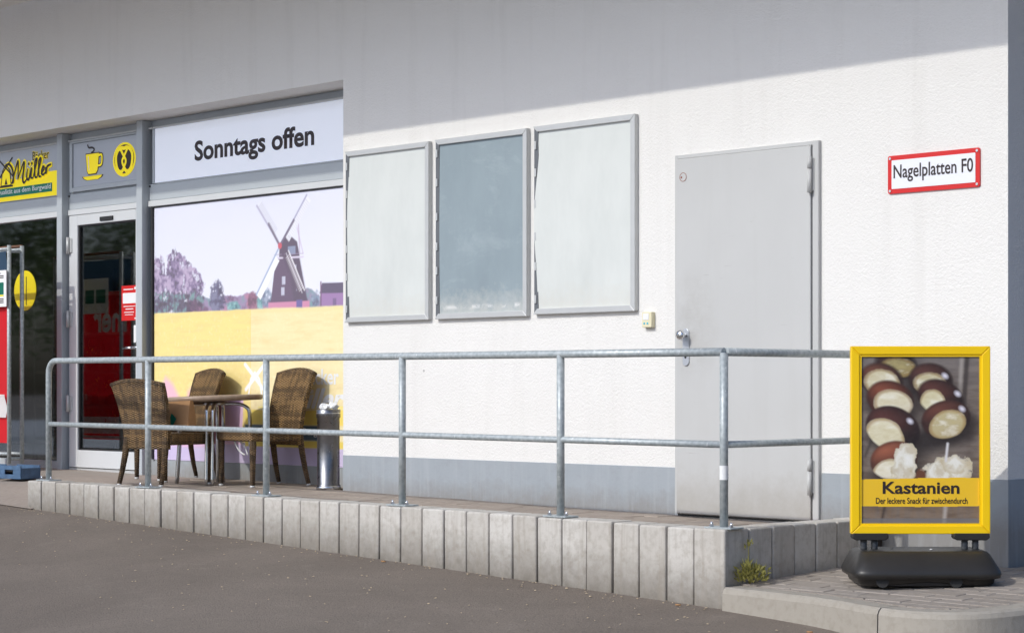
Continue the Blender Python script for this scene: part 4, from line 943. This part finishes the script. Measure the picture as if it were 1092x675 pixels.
    nut(32, 45, 23, 17, .25, 37, 46, 19, 12.5, .2, (118, 60, 40), (240, 232, 204), 2.5)
    nut(88, 43, 23, 16, .35, 80, 46, 12.5, 13, .1, (80, 42, 34), (228, 219, 182), 2.5, 107, 39)
    nut(94, 66, 24, 17, -.2, 97, 68, 18, 13, -.35, (92, 50, 38), (204, 190, 148), 2, 112, 55)
    nut(35, 76, 27, 20, .35, 27, 80, 20, 16, .45, (78, 40, 34), (238, 229, 196), 2, 54, 68)
    nut(36, 109, 23, 17, -.2, 30, 118, 15, 11, -.4, (140, 78, 54), (242, 234, 208), 2)
    # peeled crumbly pieces
    r = (fbm(U/22, V_/22, 2, 95)-.5)
    for cx, cy, rx, ry in ((48, 112, 14, 21), (92, 121, 28, 13), (104, 113, 12, 10)):
        d = d_ell(U, V_, cx, cy, rx, ry)+r*16; a = sm(d, 2); put(C, a, (240, 236, 222)); put(C, a*np.clip(-r*5, 0, 1)*.7, (205, 190, 160)); put(C, a*np.clip(r*5, 0, 1)*.6, (254, 252, 246)); put(C, a*sm(-d-2.5, 3)*.5, (196, 176, 130))
    put(C, sm(d_ell(U, V_, 66, 126, 6, 7), 3), (110, 66, 44)); put(C, sm(d_seg(U, V_, (96, 92), (94, 110), 2.6), 2), (226, 222, 222))
    # printed strip
    e_ = 129+2.2*np.sin(U/131*PI*.9+2.4)*.5; s = ((V_ > e_) & (V_ < 158+.8*np.sin(U/40))).astype(float); put(C, s, (250, 204, 38)); put(C, s*.18*fbm(U/30, V_/20, 2, 97), (225, 170, 20))
    put(C, ((V_ > 171)).astype(float)*.7, (120, 120, 122))
    C[:] = np.clip(C, 0, 1)**1.04
    return U, V_, C
U, V_, C = make_poster()
pw = W/2-b-.011; ph0, ph1 = z0+b+.011, z1-b-.011
po = link('poster', print_mesh('poster', -pw+U/131*2*pw, ph1-V_/176*(ph1-ph0), C, -.0085), M['poster'], bd)
# grid built top-down: make it face the front
po.data.flip_normals()
def pz(v): return ph1-v/176*(ph1-ph0)
def px_(u): return -pw+u/131*2*pw
text('headline', 'Kastanien', px_(23.5), pz(145), px_(109)-px_(23.5), pz(132)-pz(145), -.0102, M['print_brown'], po, .022)
text('subline', 'Der leckere Snack für zwischendurch', px_(16), pz(155.5), px_(118)-px_(16), pz(149)-pz(155.5), -.0102, M['print_brown'], po, .012)
M['spring'] = simple('dark_grey_spring_steel', (.10, .105, .11), .5)
# base
def sup(cx, cy, a, bb, z, n=56, p=8):
    out = []
    for i in range(n):
        t = 2*PI*i/n; c_, s_ = math.cos(t), math.sin(t); out.append((cx+a*math.copysign(abs(c_)**(2/p), c_), cy+bb*math.copysign(abs(s_)**(2/p), s_), z))
    return out
base = MB(); base.loft([sup(0, 0, .315, .19, .004), sup(0, 0, .325, .20, .012), sup(0, 0, .330, .205, .035), sup(0, 0, .352, .235, .042), sup(0, 0, .358, .24, .060), sup(0, 0, .352, .235, .078), sup(0, .02, .318, .165, .150), sup(0, .022, .305, .152, .160), sup(0, .022, .29, .14, .1635)])
for v in base.bm.verts:      # arched underside between the feet
    if v.co.z < .04 and abs(v.co.x) < .2: v.co.z += .018*(1-(v.co.x/.2)**2)
bs = base.build('base', M['black_plastic'], bd)
rb = MB()
for sx in (-1,): rb.tube([(-.18, -.10, .150), (-.235, -.215, .083)], .005, 6); rb.tube([(-.13, .02, .166), (-.18, -.10, .150)], .005, 6)
rb.build('moulded_rib', M['black_plastic'], bs)
MB().lathe([(.006, .1635), (.008, .1655), (.004, .167)], .05, -.02, 12).build('cap', M['paper'], bs)
for sx in (-.22, .13):
    MB().tube([(sx, -.212, .028), (sx, -.16, .028)], .030, 16).build('roller', M['tyre'], bs)
MB().tube([(.335, .08, .036), (.362, .08, .036)], .036, 18).build('wheel', M['alu'], bs)
for sx in (-1, 1):
    cx_ = sx*.245
    cl = MB(); cl.prism([(cx_-.085, zb+.004), (cx_+.085, zb+.004), (cx_+.088, zb-.018), (cx_+.072, zb-.030), (cx_-.072, zb-.030), (cx_-.088, zb-.018)], -.034, .034, 'y', .004); cl.build('clamp', M['black_plastic'], bd)
    for q in (-.026, .026): MB().tube([(cx_+q, .012, .155), (cx_+q, .012, zb-.028)], .0165, 12).build('spring_post', M['spring'], bd)

# ------------------------------------------------------------------ weed at the block corner
wd = empty('weed', (-.70, -1.225, walk_z(-1.225)), 0, 'small yellow green weed growing at the foot of the blocks', 'plant')
o = clump('leaves', M['weed'], 420, .085, .115, .026, wd, 77, .9)
mm = MB(); r_ = random.Random(9)
for q in range(14):
    a = r_.uniform(0, 2*PI); t_ = r_.uniform(.02, .075); mm.tube([(0, 0, 0), (t_*.5*math.cos(a), t_*.5*math.sin(a), .06), (t_*math.cos(a), t_*math.sin(a), r_.uniform(.08, .15))], .0016, 4)
mm.build('stems', M['weed'], wd)
mm = MB(); mm.tube([(0, .0, .05), (-.012, .005, .13), (-.010, .0, .205)], .0018, 5); mm.build('stems', M['weed'], wd)
o = clump('leaves', M['weed'], 22, .018, .05, .022, wd, 78, .9); o.location = (-.010, 0, .165)

# ------------------------------------------------------------------ banner stand, crates at the far left
bs_ = empty('banner_stand', (-9.16, -.32, floor_z(-9.16)), 0, 'tubular steel stand with red and teal banner before the shop window', 'stand')
for y_ in (0, .12):
    for x_ in (0, -1.1): MB().tube([(x_, y_, .05), (x_, y_, 1.85)], .017, 10).build('post', M['galv'], bs_)
    MB().tube([(0, y_, 1.82), (-1.1, y_, 1.82)], .014, 10).build('crossbar', M['galv'], bs_); MB().tube([(0, y_, .13), (-1.1, y_, .13)], .014, 10).build('crossbar', M['galv'], bs_)
for x_ in (0, -1.1): MB().tube([(x_, 0, .09), (x_, .12, .09)], .014, 8).build('foot_bar', M['galv'], bs_); MB().tube([(x_, 0, 1.80), (x_, .12, 1.80)], .012, 8).build('tie_bar', M['galv'], bs_)
def cloth(name, x0, x1, z0, z1, y, mat, seed, parent):
    mm = MB(); nx, nz_ = 16, 20; G = [[mm.bm.verts.new((x0+(x1-x0)*i/nx, y+.010*math.sin(i*.8+seed+j*.12)+.006*math.sin(i*1.9+j*.3), z0+(z1-z0)*j/nz_)) for i in range(nx+1)] for j in range(nz_+1)]
    for j in range(nz_):
        for i in range(nx): f_ = mm.bm.faces.new((G[j][i], G[j][i+1], G[j+1][i+1], G[j+1][i])); f_.smooth = True
    return mm.build(name, mat, parent)
cloth('banner', -1.08, -.02, .22, 1.52, -.002, M['red_cloth'], 1, bs_); cloth('banner', -1.08, -.02, 1.525, 1.80, -.002, M['navy'], 2, bs_); cloth('stripe', -1.08, -.02, .43, .62, -.022, M['white_cloth'], 1, bs_)
for z_a, z_b in ((.27, .42), (.10+.13, .255)): cloth('back_stripe', -1.08, -.02, z_a, z_b, .018, M['white_cloth'], 1, bs_)
for bd_, z_, h_, xa, wd_ in [('mer', 1.16, .17, -.06, .52)]:
    q = text('back_lettering', bd_, 0, z_, wd_, h_, 0, M['print_white'], bs_, .03); q.rotation_euler = (0, 0, PI); q.location = (xa, .024, 0)
MB().tube([(-1.1, .12, 1.848), (0, .12, 1.848)], .012, 8).build('wooden_bar', M['terracotta'], bs_)
MB().box(-.74, -.34, .024, .028, 1.33, 1.64).build('back_notice', M['paper'], bs_)
flat('back_notice_print', [[(-.70, 1.42), (-.56, 1.42), (-.56, 1.54), (-.70, 1.54)], [(-.53, 1.42), (-.38, 1.42), (-.38, 1.54), (-.53, 1.54)]], .0295, M['print_green'], bs_)
nb = empty('notice_board', (-9.30, -.355, 1.42), 0, 'white printed notice hanging on the banner stand', 'notice')
MB().box(-.22, .16, -.004, .004, 0, .30).build('sheet', M['paper'], nb)
flat('photo', [[(-.20, .10), (-.06, .10), (-.06, .20), (-.20, .20)], [(-.03, .10), (.12, .10), (.12, .20), (-.03, .20)]], -.0052, M['print_green'], nb)
flat('caption_bar', [[(-.03, .085), (.12, .085), (.12, .098), (-.03, .098)]], -.0052, M['print_yellow'], nb)
flat('text_lines', [[(-.19, z_), (.12, z_), (.12, z_+.008), (-.19, z_+.008)] for z_ in (.235, .25, .06, .045, .03)]+[[(-.06, .27), (.07, .27), (.07, .28), (-.06, .28)]], -.0052, M['print_brown'], nb)
def crate(X, Y, rz, label, L_=.28, H_=.105, D_=.20):
    e = empty('crate', (X, Y, (floor_z(X)-.012)*max(0, min(1, 1-(-.35-Y)/1.05))+.0 if Y > -1.4 else 0), rz, label, 'crate', 'blue crates below the banner stand'); t_ = .012
    for y_ in (-D_/2, D_/2-t_):
        mm = MB(); mm.box(-L_/2, L_/2, y_, y_+t_, 0, .035, .002); mm.box(-L_/2, L_/2, y_, y_+t_, H_-.035, H_, .002); mm.box(-L_/2, -L_/2+.09, y_, y_+t_, .035, H_-.035, .002); mm.box(L_/2-.09, L_/2, y_, y_+t_, .035, H_-.035, .002); mm.build('side', M['blue_plastic'], e)
    for x_ in (-L_/2, L_/2-t_): MB().box(x_, x_+t_, -D_/2+t_, D_/2-t_, 0, H_-.02, .002).build('end', M['blue_plastic'], e)
    MB().box(-L_/2+t_, L_/2-t_, -D_/2+t_, D_/2-t_, 0, .012).build('bottom', M['blue_plastic'], e)
    MB().box(-L_/2+t_, L_/2-t_, -D_/2+t_, D_/2-t_, .05, H_-.03, .01).build('contents', M['dark_gap'], e)
crate(-8.44, -.66, R(8), 'small blue plastic crate on the pavement, nearest the railing end')
crate(-8.82, -.72, R(-3), 'small blue plastic crate under the red banner')

# ------------------------------------------------------------------ trees across the car park, seen only mirrored in the shop glass
def tree(X, Y, H_, rad, label, seed):
    r = random.Random(seed); e = empty('tree', (X, Y, asphalt_z(X, Y)), 0, label, 'tree', 'trees across the car park')
    mm = MB(); mm.tube([(0, 0, -.1), (.1, 0, H_*.3), (.0, .1, H_*.6), (.1, .1, H_*.85)], [.22, .17, .10, .03], 9)
    tips = []
    for q in range(9):
        a = r.uniform(0, 2*PI); z_ = H_*r.uniform(.28, .6); p = Vector((rad*.7*math.cos(a), rad*.7*math.sin(a), z_+H_*r.uniform(.1, .3))); mm.tube([(0.05, .05, z_), tuple(p*.5+Vector((0, 0, z_*.45))), tuple(p)], [.08, .05, .02], 6); tips.append(p)
    mm.build('trunk', M['bark'], e)
    N = 5200; cl = [(Vector((r.gauss(0, rad*.5), r.gauss(0, rad*.5), H_*r.uniform(.3, 1))), r.uniform(.5, 1.1)) for _ in range(34)]+[(t_, .8) for t_ in tips]
    Vv = []; Ff = []
    for q in range(N):
        c, s = r.choice(cl); p = c+Vector((r.gauss(0, .42), r.gauss(0, .42), r.gauss(0, .36)))*s; d = Vector((r.gauss(0, 1), r.gauss(0, 1), r.gauss(0, .6))).normalized(); t_ = d.orthogonal().normalized(); l_ = r.uniform(.10, .2); n0 = len(Vv)
        Vv += [tuple(p), tuple(p+d*l_*.5+t_*l_*.3), tuple(p+d*l_), tuple(p+d*l_*.5-t_*l_*.3)]; Ff.append((n0, n0+1, n0+2, n0+3))
    me = bpy.data.meshes.new('crown'); me.from_pydata(Vv, [], Ff); link('crown', me, M['leaf'], e)
for i, (X, Y, H_, rad, lab) in enumerate([(-30, -6, 7.5, 2.6, 'broad green tree opposite, mirrored in the left shop window'), (-33, -12, 6.0, 2.4, 'low green tree between two taller ones, mirrored in the shop door'), (-37, -17, 8.5, 3.0, 'tall green tree furthest off, mirrored in the shop door'), (-27, -2, 5.5, 2.2, 'small green tree nearest the shop row, mirrored in the left window')]): tree(X, Y, H_, rad, lab, 60+i)

# ------------------------------------------------------------------ litter on the asphalt
r_ = random.Random(21); Vv = []; Ff = []
for q in range(420):
    X = r_.uniform(-7.5, 1.5); Y = BW_Y-.03-abs(r_.gauss(0, 1.0)) if q % 3 else BW_Y-.02-abs(r_.gauss(0, .06))
    if X > -.75: Y -= .28
    z = asphalt_z(X, Y)+.003; s = r_.uniform(.003, .011); a = r_.uniform(0, 2*PI); n0 = len(Vv)
    for k_ in range(5): t_ = a+2*PI*k_/5; Vv.append((X+s*math.cos(t_)*r_.uniform(.6, 1.3), Y+s*.7*math.sin(t_), z+r_.uniform(0, .004)))
    Vv.append((X, Y, z+.006)); Ff += [(n0+k_, n0+(k_+1) % 5, n0+5) for k_ in range(5)]
me = bpy.data.meshes.new('litter'); me.from_pydata(Vv, [], Ff)
M['litter'] = simple('dry_leaf_crumbs', (.38, .30, .2), .9, 0, .5, 9)
tag(link('ground_litter', me, M['litter']), 'pale crumbs and dry leaf bits scattered over the asphalt', 'litter', kind='stuff')
for X, Y in ((-.05, -1.60), (-.98, -1.43), (-3.2, -1.42)):
    cb = MB().tube([(0, 0, .005), (.028, .006, .005)], .004, 8).build('cigarette_butt', M['kraft']); cb.location = (X, Y-.03, asphalt_z(X, Y)+.002)
    tag(cb, {-.05: 'tan cigarette butt below the kerb', -.98: 'tan cigarette butt at the foot of the corner block', -3.2: 'tan cigarette butt at the foot of the middle blocks'}[X], 'litter', 'cigarette butts on the asphalt')
